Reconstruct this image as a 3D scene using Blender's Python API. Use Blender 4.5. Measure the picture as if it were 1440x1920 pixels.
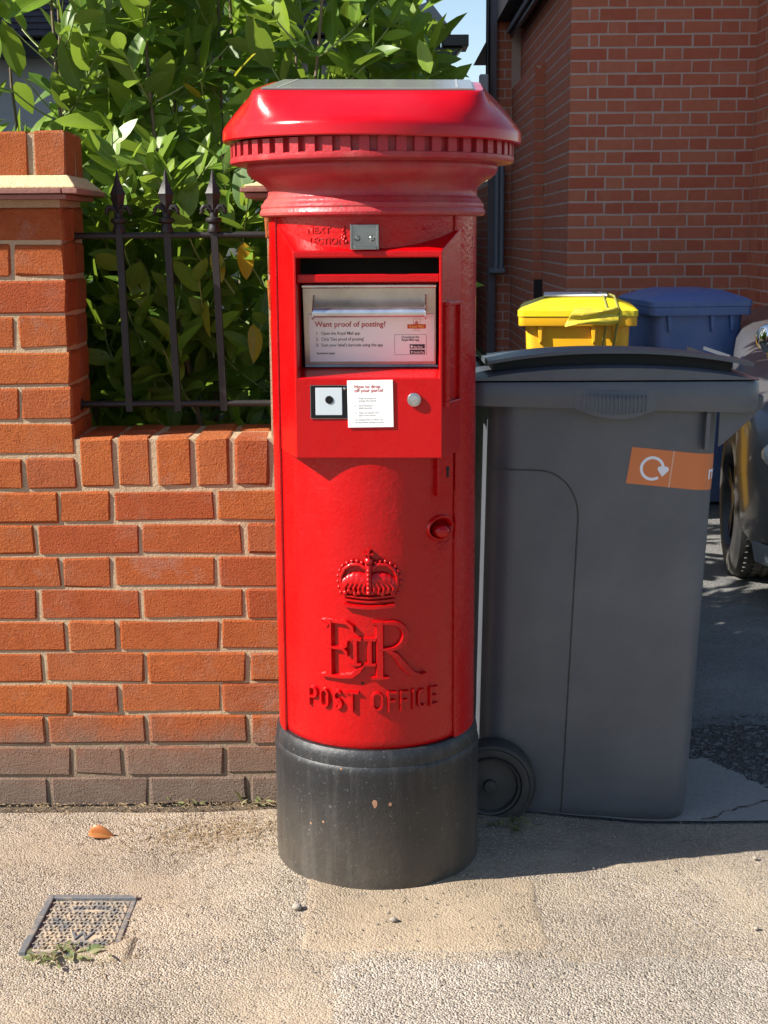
import bpy, bmesh, math, random
from mathutils import Vector, Matrix, noise as mnoise
PI = math.pi; rad = math.radians
random.seed(7)
for o in list(bpy.data.objects): bpy.data.objects.remove(o)
scn = bpy.context.scene; col = scn.collection

# ------------------------------------------------------------ camera
cam = bpy.data.cameras.new('Camera'); camo = bpy.data.objects.new('Camera', cam); col.objects.link(camo)
cam.sensor_fit = 'VERTICAL'; cam.sensor_height = 36.0; cam.lens = 36.0*2662/1920
cam.clip_start = 0.05; cam.clip_end = 2000
EYE = Vector((0, 0, 1.25)); PITCH = rad(11.05); ROLL = rad(-0.4)
camo.matrix_world = Matrix.Translation(EYE) @ Matrix.Rotation(PI/2-PITCH, 4, 'X') @ Matrix.Rotation(ROLL, 4, 'Z')
scn.camera = camo
scn.render.resolution_x = 768; scn.render.resolution_y = 1024

# ------------------------------------------------------------ sky, sun, exposure
SUN_EL = rad(37); SUN_AL = rad(17)            # light travels +X, turned 17 degrees towards +Y
w = bpy.data.worlds.new('World'); scn.world = w; w.use_nodes = True
nt = w.node_tree; nt.nodes.clear()
sky = nt.nodes.new('ShaderNodeTexSky'); sky.sky_type = 'NISHITA'; sky.sun_disc = False
sky.sun_elevation = SUN_EL; sky.sun_rotation = math.atan2(-math.cos(SUN_AL), -math.sin(SUN_AL))
sky.air_density = 1.0; sky.dust_density = 0.6; sky.ozone_density = 1.2
bg = nt.nodes.new('ShaderNodeBackground'); bg.inputs[1].default_value = 0.08
wo = nt.nodes.new('ShaderNodeOutputWorld')
nt.links.new(sky.outputs[0], bg.inputs[0]); nt.links.new(bg.outputs[0], wo.inputs[0])
sd = bpy.data.lights.new('sun', 'SUN'); sd.energy = 5.0; sd.angle = rad(0.53); sd.color = (1.0, 0.945, 0.86)
so = bpy.data.objects.new('sun', sd); col.objects.link(so)
ldir = Vector((math.cos(SUN_EL)*math.cos(SUN_AL), math.cos(SUN_EL)*math.sin(SUN_AL), -math.sin(SUN_EL)))
so.rotation_euler = ldir.to_track_quat('-Z', 'Y').to_euler(); so.location = -ldir*30
vs = scn.view_settings; vs.view_transform = 'Standard'; vs.look = 'None'; vs.gamma = 1.0; vs.exposure = 1.18
vs.use_curve_mapping = False

# ------------------------------------------------------------ helpers
class MB:
    """collects shapes, builds ONE mesh object"""
    def __init__(s): s.v = []; s.f = []; s.att = {}
    def vert(s, p): s.v.append(tuple(p)); return len(s.v)-1
    def add(s, vs, fs):
        b = len(s.v); s.v += [tuple(p) for p in vs]; s.f += [tuple(i+b for i in q) for q in fs]; return b
    def box(s, x0, x1, y0, y1, z0, z1, M=None):
        vs = [Vector((x, y, z)) for z in (z0, z1) for y in (y0, y1) for x in (x0, x1)]
        if M is not None: vs = [M @ p for p in vs]
        s.add(vs, [(0, 2, 3, 1), (4, 5, 7, 6), (0, 1, 5, 4), (2, 6, 7, 3), (0, 4, 6, 2), (1, 3, 7, 5)])
    def grid(s, P, nu, nv, closed=False):
        """P(i,j) -> point"""
        b = len(s.v)
        for j in range(nv):
            for i in range(nu): s.v.append(tuple(P(i, j)))
        for j in range(nv-1):
            for i in range(nu if closed else nu-1):
                k = (i+1) % nu
                s.f.append((b+j*nu+i, b+j*nu+k, b+(j+1)*nu+k, b+(j+1)*nu+i))
        return b
    def cap(s, b, n, flip=False):
        q = tuple(range(b, b+n)); s.f.append(q[::-1] if flip else q)
    def lathe(s, prof, n=64, a0=0, a1=2*PI, M=None, cap0=False, cap1=False):
        full = abs(a1-a0-2*PI) < 1e-6; m = n if full else n+1
        def P(i, j):
            r, z = prof[j]; a = a0+(a1-a0)*i/n
            p = Vector((r*math.sin(a), -r*math.cos(a), z)); return M @ p if M is not None else p
        b = s.grid(P, m, len(prof), full)
        if cap0: s.cap(b, m, True)
        if cap1: s.cap(b+m*(len(prof)-1), m)
    def tube(s, pts, r, n=10, caps=True):
        pts = [Vector(p) for p in pts]; rs = r if isinstance(r, (list, tuple)) else [r]*len(pts)
        b = len(s.v); ref = None
        for k, p in enumerate(pts):
            t = (pts[min(k+1, len(pts)-1)]-pts[max(k-1, 0)]).normalized()
            if ref is None: ref = t.orthogonal().normalized()
            ref = (ref - t*ref.dot(t)).normalized(); bi = t.cross(ref)
            for i in range(n):
                a = 2*PI*i/n; s.v.append(tuple(p+(ref*math.cos(a)+bi*math.sin(a))*rs[k]))
        for k in range(len(pts)-1):
            for i in range(n):
                j = (i+1) % n; s.f.append((b+k*n+i, b+k*n+j, b+(k+1)*n+j, b+(k+1)*n+i))
        if caps: s.cap(b, n, True); s.cap(b+(len(pts)-1)*n, n)
    def ball(s, c, r, nu=10, nv=7, sc=(1, 1, 1)):
        c = Vector(c)
        s.grid(lambda i, j: c+Vector((r*sc[0]*math.sin(PI*j/(nv-1))*math.cos(2*PI*i/nu), r*sc[1]*math.sin(PI*j/(nv-1))*math.sin(2*PI*i/nu), r*sc[2]*math.cos(PI*j/(nv-1)))), nu, nv, True)
    def prism(s, poly, d0, d1, M):
        """poly in local xy, extruded z d0..d1, mapped by M"""
        n = len(poly); vs = [M @ Vector((x, y, d0)) for x, y in poly]+[M @ Vector((x, y, d1)) for x, y in poly]
        fs = [tuple(range(n))[::-1], tuple(range(n, 2*n))]+[(i, (i+1) % n, n+(i+1) % n, n+i) for i in range(n)]
        s.add(vs, fs)
    def mesh(s, name, mat=None, smooth=None):
        me = bpy.data.meshes.new(name); me.from_pydata(s.v, [], s.f); me.update()
        bm = bmesh.new(); bm.from_mesh(me); bmesh.ops.recalc_face_normals(bm, faces=bm.faces); bm.to_mesh(me); bm.free()
        if mat: me.materials.append(mat)
        if smooth is not None: shade(me, smooth)
        return me
    def build(s, name, mat=None, parent=None, smooth=None, bevel=None):
        o = link(name, s.mesh(name, mat, smooth), parent)
        if bevel:
            m = o.modifiers.new('bevel', 'BEVEL'); m.width = bevel; m.segments = 2; m.limit_method = 'ANGLE'; m.angle_limit = rad(35)
            m.harden_normals = False
        return o
def shade(me, deg):
    me.polygons.foreach_set('use_smooth', [True]*len(me.polygons))
    try: me.set_sharp_from_angle(angle=rad(deg))
    except Exception: pass
def link(name, data, parent=None):
    o = bpy.data.objects.new(name, data); col.objects.link(o)
    if parent is not None: o.parent = parent
    return o
def tag(o, label=None, cat=None, group=None, kind=None):
    for k, v in (('label', label), ('category', cat), ('group', group), ('kind', kind)):
        if v: o[k] = v
    return o
def thing(name, loc, label, cat, rot=(0, 0, 0), scale=1, group=None):
    o = bpy.data.objects.new(name, None); col.objects.link(o); o.location = loc; o.rotation_euler = rot; o.scale = (scale,)*3
    o.empty_display_size = 0.1
    return tag(o, label, cat, group)
def text_mesh(s, size, mat, M, name, parent, extrude=0.0, align='LEFT', warp=None, bevel=0.0, sx=1.0, bold=0.0, spacing=1.0):
    cu = bpy.data.curves.new('txt', 'FONT'); cu.body = s; cu.size = size; cu.align_x = align; cu.extrude = extrude; cu.bevel_depth = bevel
    cu.offset = bold; cu.space_character = spacing; cu.resolution_u = 3
    t = bpy.data.objects.new('txt', cu); col.objects.link(t)
    dg = bpy.context.evaluated_depsgraph_get(); dg.update()
    me = bpy.data.meshes.new_from_object(t.evaluated_get(dg))
    bpy.data.objects.remove(t); bpy.data.curves.remove(cu)
    for v in me.vertices:
        p = Vector((v.co.x*sx, v.co.y, v.co.z)); v.co = warp(p) if warp else M @ p
    me.materials.clear(); me.materials.append(mat); me.name = name
    return link(name, me, parent)
def sstep(a, b, x):
    t = max(0, min(1, (x-a)/(b-a))); return t*t*(3-2*t)

# ------------------------------------------------------------ materials
class NM:
    def __init__(s, name):
        s.m = bpy.data.materials.new(name); s.m.use_nodes = True; s.t = s.m.node_tree
        s.b = s.t.nodes['Principled BSDF']; s.out = s.t.nodes['Material Output']
    def n(s, typ, **kw):
        nd = s.t.nodes.new(typ)
        for k, v in kw.items():
            if hasattr(nd, k) and k not in nd.inputs: setattr(nd, k, v)
            else: nd.inputs[k].default_value = v
        return nd
    def l(s, a, b): s.t.links.new(a, b)
    def coord(s, kind='Object'): return s.n('ShaderNodeTexCoord').outputs[kind]
    def pos(s): return s.n('ShaderNodeNewGeometry').outputs['Position']
    def noise(s, vec, scale, detail=4, rough=0.55):
        nd = s.n('ShaderNodeTexNoise'); nd.inputs['Scale'].default_value = scale; nd.inputs['Detail'].default_value = detail; nd.inputs['Roughness'].default_value = rough
        s.l(vec, nd.inputs['Vector']); return nd.outputs['Fac']
    def voro(s, vec, scale, feature='F1', out='Distance', rnd=1):
        nd = s.n('ShaderNodeTexVoronoi'); nd.feature = feature; nd.inputs['Scale'].default_value = scale; nd.inputs['Randomness'].default_value = rnd
        s.l(vec, nd.inputs['Vector']); return nd.outputs[out]
    def ramp(s, fac, stops):
        nd = s.n('ShaderNodeValToRGB'); e = nd.color_ramp.elements
        while len(e) < len(stops): e.new(0.5)
        for i, (p, c) in enumerate(stops):
            e[i].position = p; e[i].color = (c, c, c, 1) if isinstance(c, (int, float)) else (*c, 1)
        s.l(fac, nd.inputs[0]); return nd.outputs[0]
    def mix(s, fac, a, b, mode='MIX'):
        nd = s.n('ShaderNodeMix'); nd.data_type = 'RGBA'; nd.blend_type = mode
        for i, x in ((0, fac), (6, a), (7, b)):
            if isinstance(x, (int, float)): nd.inputs[i].default_value = x
            elif isinstance(x, tuple): nd.inputs[i].default_value = (*x, 1)
            else: s.l(x, nd.inputs[i])
        return nd.outputs[2]
    def math(s, op, a, b=0.0, c=0.0):
        nd = s.n('ShaderNodeMath'); nd.operation = op
        for i, x in enumerate((a, b, c)):
            if isinstance(x, (int, float)): nd.inputs[i].default_value = x
            else: s.l(x, nd.inputs[i])
        return nd.outputs[0]
    def sep(s, vec):
        nd = s.n('ShaderNodeSeparateXYZ'); s.l(vec, nd.inputs[0]); return nd.outputs
    def bump(s, h, dist, strength=1.0, prev=None):
        nd = s.n('ShaderNodeBump'); nd.inputs['Distance'].default_value = dist; nd.inputs['Strength'].default_value = strength
        s.l(h, nd.inputs['Height'])
        if prev is not None: s.l(prev, nd.inputs['Normal'])
        return nd.outputs[0]
    def set(s, color=None, rough=None, metal=None, normal=None, coat=None, spec=None):
        for k, x in (('Base Color', color), ('Roughness', rough), ('Metallic', metal), ('Normal', normal), ('Coat Weight', coat), ('Specular IOR Level', spec)):
            if x is None: continue
            if isinstance(x, tuple): s.b.inputs[k].default_value = (*x, 1)
            elif isinstance(x, (int, float)): s.b.inputs[k].default_value = x
            else: s.l(x, s.b.inputs[k])
        return s.m
    def rnd(s): return s.n('ShaderNodeObjectInfo').outputs['Random']
    def attr(s, name):
        nd = s.n('ShaderNodeAttribute'); nd.attribute_name = name; return nd.outputs['Fac']

M = {}
def flat(name, color, rough=0.5, metal=0.0, spec=None):
    M[name] = NM(name).set(color=color, rough=rough, metal=metal, spec=spec); return M[name]

def paint(name, base, faded, fade=0.15, rough=0.28, peel=0.00035, dirt=0.0, grime=0.12, chips=0.5):
    n = NM(name); p = n.coord()
    f = n.ramp(n.noise(p, 9, 5), [(0.45, 0), (0.75, fade)])
    c = n.mix(f, base, faded)
    g = n.ramp(n.noise(p, 60, 3, 0.7), [(0.62, 0), (0.72, 1)])
    if dirt: c = n.mix(n.math('MULTIPLY', g, dirt), c, (0.12, 0.07, 0.05))
    mp = n.n('ShaderNodeMapping'); mp.inputs['Scale'].default_value = (34, 34, 2.2); n.l(p, mp.inputs['Vector'])
    stk = n.ramp(n.noise(mp.outputs[0], 1, 5, 0.7), [(0.55, 0), (0.8, 1)])
    c = n.mix(n.math('MULTIPLY', stk, grime), c, (0.16, 0.035, 0.03))
    chip = n.ramp(n.noise(p, 95, 4, 0.75), [(0.735, 0), (0.75, 1)])
    c = n.mix(n.math('MULTIPLY', chip, chips), c, (0.10, 0.02, 0.018))
    h = n.math('ADD', n.noise(p, 150, 2), n.math('ADD', n.math('MULTIPLY', n.noise(p, 45, 3), 1.6), n.math('MULTIPLY', chip, -2.5*chips)))
    r = n.math('ADD', n.math('MULTIPLY', n.noise(p, 14, 5, 0.7), 0.26), rough-0.13)
    M[name] = n.set(color=c, rough=r, normal=n.bump(h, peel, 1.0), spec=0.36)
paint('red_gloss', (0.39, 0.0005, 0.002), (0.36, 0.009, 0.010), 0.35, 0.27, 0.0007)
paint('red_panel', (0.41, 0.0005, 0.002), (0.44, 0.004, 0.005), 0.3, 0.3, 0.0003, grime=0.1, chips=0.25)
paint('red_hood', (0.43, 0.001, 0.006), (0.41, 0.015, 0.022), 0.4, 0.2, 0.0001, grime=0.05, chips=0.1)
paint('red_faded', (0.37, 0.022, 0.03), (0.37, 0.10, 0.085), 0.85, 0.40, 0.0008, dirt=0.6)

def mk_plinth():
    n = NM('black_plinth'); p = n.coord(); z = n.sep(p)[2]
    sp = n.ramp(n.noise(p, 130, 4, 0.75), [(0.63, 0), (0.67, 1)])
    sc = n.ramp(n.noise(p, 26, 6, 0.8), [(0.68, 0), (0.73, 1)])
    dust = n.math('MULTIPLY', n.ramp(z, [(0.0, 1), (0.2, 0.0)]), n.noise(p, 12, 5, 0.7))
    c = n.mix(n.noise(p, 7, 4), (0.007, 0.008, 0.0095), (0.017, 0.018, 0.021))
    c = n.mix(n.math('MULTIPLY', sp, 0.4), c, (0.25, 0.25, 0.24)); c = n.mix(n.math('MULTIPLY', sc, 0.5), c, (0.2, 0.19, 0.17))
    c = n.mix(n.math('MULTIPLY', dust, 0.6), c, (0.17, 0.135, 0.095))
    # streaks running down
    st = n.n('ShaderNodeMapping'); st.inputs['Scale'].default_value = (40, 40, 3); n.l(p, st.inputs['Vector'])
    c = n.mix(n.math('MULTIPLY', n.ramp(n.noise(st.outputs[0], 1, 4, 0.7), [(0.5, 0), (0.8, 1)]), 0.35), c, (0.12, 0.11, 0.1))
    h = n.math('ADD', n.noise(p, 90, 4, 0.7), n.math('MULTIPLY', sc, -0.4))
    M['black_plinth'] = n.set(color=c, rough=n.math('ADD', n.math('MULTIPLY', n.noise(p, 20, 4), 0.3), 0.34), normal=n.bump(h, 0.0012))
mk_plinth()

def mk_brick(name, stops, bumpd, grime=False, rough=0.9, sc=1.0, pale=0.25, dark=0.4):
    n = NM(name); p = n.pos(); r = n.rnd()
    base = n.ramp(r, stops)
    base = n.mix(n.math('MULTIPLY', n.ramp(n.noise(p, 22*sc, 5, 0.7), [(0.35, 0), (0.75, 1)]), dark), base, (0.30, 0.055, 0.02))
    base = n.mix(n.math('MULTIPLY', n.ramp(n.noise(p, 9*sc, 5, 0.75), [(0.52, 0), (0.72, 1)]), pale), base, (0.46, 0.30, 0.22))
    base = n.mix(n.math('MULTIPLY', n.ramp(n.noise(p, 210*sc, 3, 0.8), [(0.6, 0), (0.72, 1)]), dark*0.8), base, (0.13, 0.045, 0.025))
    if grime:
        z = n.sep(p)[2]
        zz = n.math('ADD', z, n.math('MULTIPLY', n.noise(p, 8, 4, 0.7), 0.16))
        g = n.ramp(zz, [(0.11, 1), (0.20, 0.8), (0.29, 0.0)])
        base = n.mix(n.math('MULTIPLY', g, 0.93), base, n.mix(n.noise(p, 30, 4), (0.17, 0.13, 0.10), (0.31, 0.25, 0.20)))
        wh = n.math('MULTIPLY', n.ramp(n.noise(p, 5.2, 5, 0.75), [(0.60, 0), (0.72, 1)]), 0.3)
        base = n.mix(wh, base, (0.5, 0.4, 0.35))
    mp = n.n('ShaderNodeMapping'); mp.inputs['Scale'].default_value = (0.6, 1.0, 1.5); mp.inputs['Rotation'].default_value = (0, 0.4, 0); n.l(p, mp.inputs['Vector'])
    h = n.math('ADD', n.math('ADD', n.math('MULTIPLY', n.noise(p, 270*sc, 4, 0.7), 1.3), n.math('MULTIPLY', n.ramp(n.voro(p, 130*sc), [(0.0, 0), (0.35, 1)]), 0.35)), n.math('ADD', n.math('MULTIPLY', n.noise(mp.outputs[0], 95*sc, 5, 0.7), 0.8), n.math('MULTIPLY', n.ramp(n.noise(p, 60*sc, 4, 0.8), [(0.62, 0), (0.7, 1)]), -0.5)))
    M[name] = n.set(color=base, rough=rough, normal=n.bump(h, bumpd), spec=0.15)
mk_brick('brick', [(0.0, (0.52, 0.135, 0.042)), (0.3, (0.57, 0.165, 0.048)), (0.55, (0.48, 0.11, 0.04)), (0.8, (0.56, 0.175, 0.058)), (1.0, (0.48, 0.135, 0.055))], 0.010, grime=True)
mk_brick('house_brick', [(0.0, (0.50, 0.145, 0.085)), (0.35, (0.54, 0.175, 0.10)), (0.7, (0.46, 0.12, 0.07)), (1.0, (0.54, 0.19, 0.11))], 0.001, pale=0.2, dark=0.2)
def mk_mortar(name, c0, c1, bd=0.003, grime=False):
    n = NM(name); p = n.pos()
    c = n.mix(n.noise(p, 60, 5, 0.7), c0, c1)
    if grime:
        zz = n.math('ADD', n.sep(p)[2], n.math('MULTIPLY', n.noise(p, 8, 4, 0.7), 0.16))
        c = n.mix(n.math('MULTIPLY', n.ramp(zz, [(0.11, 1), (0.20, 0.8), (0.29, 0.0)]), 0.85), c, (0.2, 0.15, 0.11))
    h = n.math('ADD', n.noise(p, 220, 4, 0.7), n.noise(p, 50, 3))
    M[name] = n.set(color=c, rough=0.95, normal=n.bump(h, bd), spec=0.1)
mk_mortar('mortar', (0.37, 0.27, 0.17), (0.51, 0.385, 0.255), 0.004, True)
mk_mortar('flaunching', (0.55, 0.40, 0.22), (0.66, 0.50, 0.30))
mk_mortar('house_mortar', (0.44, 0.31, 0.255), (0.58, 0.44, 0.375), 0.001)
mk_mortar('render_white', (0.55, 0.55, 0.54), (0.66, 0.66, 0.64), 0.001)
mk_mortar('concrete', (0.20, 0.19, 0.17), (0.33, 0.31, 0.28), 0.002)

def mk_ground(name, cols, dirtc, scale=1.0, bd=0.004, patch=(0.45, 0.7), dirt=0.7, chip=0.5, light=(0.62, 0.56, 0.48)):
    n = NM(name); p = n.pos()
    v = n.voro(p, 270*scale); v2 = n.voro(p, 270*scale, 'F1', 'Color'); v3 = n.noise(p, 60*scale, 3, 0.6)
    c = n.mix(n.sep(v2)[0], cols[0], cols[1])
    c = n.mix(n.math('MULTIPLY', n.ramp(n.sep(v2)[1], [(0.72, 0), (0.85, 1)]), chip), c, light)
    c = n.mix(n.math('MULTIPLY', n.ramp(v, [(0.35, 0), (0.75, 1)]), 0.55), c, dirtc)          # sand between the chips
    d = n.ramp(n.noise(p, 3.2, 6, 0.65), [(patch[0], 0), (patch[1], 1)])
    c = n.mix(n.math('MULTIPLY', d, dirt), c, dirtc)
    bigs = n.ramp(n.noise(p, 1.7, 6, 0.7), [(0.38, 0.80), (0.62, 1.05)])
    c = n.mix(1.0, c, bigs, 'MULTIPLY')
    gum = n.ramp(n.voro(p, 5.5), [(0.045, 1), (0.06, 0)])
    c = n.mix(n.math('MULTIPLY', gum, 0.35), c, (0.10, 0.09, 0.085))
    st = n.ramp(n.noise(p, 17, 5, 0.7), [(0.58, 0), (0.75, 1)])
    c = n.mix(n.math('MULTIPLY', st, 0.3), c, (0.10, 0.07, 0.045))
    h = n.math('ADD', n.math('MULTIPLY', v, -0.9), n.math('ADD', n.math('MULTIPLY', n.sep(v2)[2], 0.7), n.math('MULTIPLY', v3, 0.5)))
    h = n.math('MULTIPLY', h, n.math('ADD', n.math('MULTIPLY', d, -0.55), 1.0))
    M[name] = n.set(color=c, rough=0.93, normal=n.bump(h, bd), spec=0.15)
mk_ground('pavement', ((0.175, 0.142, 0.108), (0.42, 0.355, 0.283)), (0.40, 0.312, 0.215), 1.0, bd=0.0034, light=(.52,.47,.41))
mk_ground('pavement_patch', ((0.19, 0.152, 0.112), (0.40, 0.325, 0.247)), (0.385, 0.295, 0.198), 0.95, 0.0036, (0.3, 0.6), 0.75, 0.25)
mk_ground('pavement_light', ((0.19, 0.16, 0.13), (0.45, 0.39, 0.32)), (0.40, 0.33, 0.25), 0.95, 0.0036, (0.55, 0.8), 0.4, 0.5)
mk_ground('driveway', ((0.13, 0.133, 0.137), (0.27, 0.27, 0.265)), (0.28, 0.27, 0.245), 0.8, 0.006, (0.5, 0.7), 0.4, 0.5, (0.26, 0.26, 0.25))
mk_ground('gravel_bed', ((0.07, 0.068, 0.065), (0.14, 0.135, 0.125)), (0.12, 0.105, 0.09), 0.45, 0.014, (0.5, 0.7), 0.4, 0.4, (0.3, 0.29, 0.27))
mk_ground('soil', ((0.06, 0.045, 0.03), (0.1, 0.075, 0.05)), (0.08, 0.06, 0.04), 0.4, 0.02, (0.4, 0.7), 0.6, 0.2)

def mk_plastic(name, base, scuff, rough=0.42, gr=0.35):
    n = NM(name); p = n.coord()
    c = n.mix(n.math('MULTIPLY', n.ramp(n.noise(p, 5, 6, 0.7), [(0.4, 0), (0.8, 1)]), gr), base, scuff)
    mp = n.n('ShaderNodeMapping'); mp.inputs['Scale'].default_value = (30, 30, 150); mp.inputs['Rotation'].default_value = (0, 0.5, 0.3); n.l(p, mp.inputs['Vector'])
    sc = n.ramp(n.noise(mp.outputs[0], 1, 3, 0.6), [(0.76, 0), (0.79, 1)])
    c = n.mix(n.math('MULTIPLY', sc, 0.3), c, scuff)
    z = n.sep(p)[2]
    dust = n.math('MULTIPLY', n.ramp(n.noise(p, 2.6, 6, 0.72), [(0.42, 0), (0.7, 1)]), 0.14)
    c = n.mix(dust, c, tuple(0.6*x+0.4*y for x, y in zip(scuff, (0.30, 0.28, 0.25))))
    low = n.math('MULTIPLY', n.ramp(z, [(0.0, 1), (0.14, 0)]), n.noise(p, 20, 5, 0.7))
    c = n.mix(n.math('MULTIPLY', low, 0.5), c, (0.16, 0.14, 0.11))
    h = n.noise(p, 420, 2)
    M[name] = n.set(color=c, rough=n.math('ADD', n.math('MULTIPLY', n.noise(p, 11, 4), 0.22), rough-0.1), normal=n.bump(h, 0.00025), spec=0.5)
mk_plastic('bin_grey', (0.075, 0.083, 0.098), (0.125, 0.135, 0.15), 0.4, 0.5)
mk_plastic('bin_lid_grey', (0.068, 0.078, 0.096), (0.11, 0.12, 0.14), 0.34, 0.4)
mk_plastic('bin_dark', (0.03, 0.032, 0.034), (0.06, 0.06, 0.06), 0.5)
mk_plastic('bin_yellow', (0.78, 0.40, 0.006), (0.70, 0.40, 0.03), 0.4, 0.2)
mk_plastic('lid_yellow', (0.75, 0.58, 0.008), (0.68, 0.52, 0.05), 0.4, 0.2)
mk_plastic('bin_blue', (0.06, 0.125, 0.33), (0.14, 0.19, 0.36), 0.45, 0.7)
mk_plastic('rubber', (0.018, 0.018, 0.019), (0.05, 0.048, 0.045), 0.6, 0.6)

def mk_steel(name, base=(0.52, 0.50, 0.46), rough=0.34):
    n = NM(name); p = n.coord()
    mp = n.n('ShaderNodeMapping'); mp.inputs['Scale'].default_value = (4, 60, 400); n.l(p, mp.inputs['Vector'])
    sm = n.ramp(n.noise(p, 16, 5, 0.7), [(0.4, 0), (0.7, 1)])
    c = n.mix(n.math('MULTIPLY', sm, 0.5), base, tuple(x*0.55 for x in base))
    r = n.math('ADD', n.math('MULTIPLY', n.noise(p, 22, 5, 0.7), 0.3), rough-0.15)
    M[name] = n.set(color=c, rough=r, metal=1.0, normal=n.bump(n.noise(mp.outputs[0], 1, 3), 0.0002))
mk_steel('steel'); mk_steel('steel_bright', (0.66, 0.66, 0.66), 0.3); mk_steel('steel_dark', (0.30, 0.30, 0.29), 0.3)
mk_steel('galvanised', (0.62, 0.66, 0.72), 0.36)
def mk_iron():
    n = NM('iron_black'); p = n.coord()
    c = n.mix(n.noise(p, 30, 4), (0.008, 0.008, 0.009), (0.022, 0.018, 0.016))
    M['iron_black'] = n.set(color=c, rough=0.52, normal=n.bump(n.noise(p, 140, 4), 0.0005), spec=0.4)
    n = NM('iron_cover'); p = n.pos()
    d = n.ramp(n.noise(p, 24, 5, 0.7), [(0.36, 0), (0.6, 1)])
    c = n.mix(d, (0.13, 0.135, 0.14), (0.42, 0.33, 0.23))
    M['iron_cover'] = n.set(color=c, rough=0.6, metal=0.0, normal=n.bump(n.noise(p, 200, 4), 0.0008))
    n = NM('iron_frame'); p = n.pos()
    d = n.ramp(n.noise(p, 30, 5, 0.7), [(0.5, 0), (0.7, 1)])
    M['iron_frame'] = n.set(color=n.mix(d, (0.12, 0.125, 0.13), (0.36, 0.28, 0.19)), rough=0.55, normal=n.bump(n.noise(p, 200, 4), 0.0006))
mk_iron()
def mk_leaf(name, greens, back, tr=0.35):
    n = NM(name); r0 = n.attr('rnd'); r = n.math('FRACT', n.math('ADD', r0, n.rnd()))
    mid = n.attr('mid')
    c = n.ramp(r, greens)
    c = n.mix(n.ramp(mid, [(0.0, 0.55), (0.13, 0.0)]), c, (0.30, 0.36, 0.10))
    p = n.coord(); c = n.mix(n.math('MULTIPLY', n.noise(n.pos(), 40, 4), 0.35), c, (0.03, 0.075, 0.012))
    bf = n.n('ShaderNodeNewGeometry').outputs['Backfacing']
    c = n.mix(n.math('MULTIPLY', bf, 0.5), c, back)
    n.set(color=c, rough=n.math('ADD', n.math('MULTIPLY', n.noise(n.pos(), 25, 3), 0.2), 0.3), spec=0.34)
    tl = n.n('ShaderNodeBsdfTranslucent'); n.l(n.mix(0.5, c, (0.35, 0.5, 0.03)), tl.inputs[0])
    ms = n.n('ShaderNodeMixShader'); ms.inputs[0].default_value = tr
    n.l(n.b.outputs[0], ms.inputs[1]); n.l(tl.outputs[0], ms.inputs[2]); n.l(ms.outputs[0], n.out.inputs[0]); M[name] = n.m
mk_leaf('leaf', [(0.0, (0.065, 0.135, 0.018)), (0.3, (0.12, 0.215, 0.02)), (0.6, (0.19, 0.30, 0.022)), (0.85, (0.26, 0.37, 0.035)), (1.0, (0.085, 0.165, 0.03))], (0.15, 0.22, 0.07))
mk_leaf('leaf_yellow', [(0.0, (0.62, 0.34, 0.02)), (0.5, (0.58, 0.42, 0.03)), (1.0, (0.40, 0.36, 0.03))], (0.5, 0.35, 0.05))
mk_leaf('leaf_weed', [(0.0, (0.12, 0.15, 0.06)), (0.5, (0.22, 0.22, 0.11)), (1.0, (0.30, 0.26, 0.15))], (0.25, 0.25, 0.13), 0.2)
mk_leaf('leaf_dry', [(0.0, (0.50, 0.17, 0.06)), (1.0, (0.42, 0.13, 0.04))], (0.48, 0.2, 0.08), 0.1)
def mk_simple(name, c0, c1, sc, rough, bd=0.001):
    n = NM(name); p = n.pos()
    M[name] = n.set(color=n.mix(n.noise(p, sc, 5, 0.7), c0, c1), rough=rough, normal=n.bump(n.noise(p, sc*4, 4), bd))
mk_simple('stem', (0.10, 0.075, 0.045), (0.19, 0.15, 0.09), 40, 0.8)
mk_simple('stem_green', (0.16, 0.22, 0.06), (0.24, 0.28, 0.1), 40, 0.6)
mk_simple('roof_tile', (0.035, 0.028, 0.03), (0.075, 0.058, 0.06), 9, 0.8)
mk_simple('creasing_tile', (0.20, 0.085, 0.065), (0.30, 0.14, 0.11), 40, 0.85)
mk_simple('lead', (0.20, 0.19, 0.17), (0.30, 0.27, 0.23), 20, 0.6)
mk_simple('straw', (0.30, 0.22, 0.12), (0.17, 0.11, 0.06), 90, 0.9)
mk_simple('pebble', (0.20, 0.17, 0.14), (0.36, 0.31, 0.25), 60, 0.9)
mk_simple('terracotta', (0.30, 0.13, 0.08), (0.38, 0.2, 0.13), 20, 0.85)
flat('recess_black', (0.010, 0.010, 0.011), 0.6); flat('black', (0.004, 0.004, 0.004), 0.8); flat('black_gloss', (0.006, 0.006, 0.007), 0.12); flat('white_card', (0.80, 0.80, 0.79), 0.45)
flat('print_red', (0.42, 0.03, 0.03), 0.5); flat('print_dark', (0.035, 0.03, 0.032), 0.5); flat('logo_red', (0.50, 0.055, 0.012), 0.5); flat('logo_gold', (0.75, 0.48, 0.12), 0.5)
flat('fascia_black', (0.012, 0.011, 0.012), 0.35); flat('pipe_grey', (0.16, 0.18, 0.21), 0.45); flat('box_grey', (0.42, 0.44, 0.44), 0.5)
flat('sticker_orange', (0.58, 0.17, 0.055), 0.33); flat('sticker_white', (0.72, 0.74, 0.80), 0.4); flat('sticker_line', (0.66, 0.36, 0.24), 0.4)
flat('lamp_red', (0.5, 0.02, 0.02), 0.2); flat('twine', (0.20, 0.19, 0.04), 0.8); flat('hazard', (0.65, 0.65, 0.66), 0.4); flat('faded_print', (0.22, 0.13, 0.01), 0.6)
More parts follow.
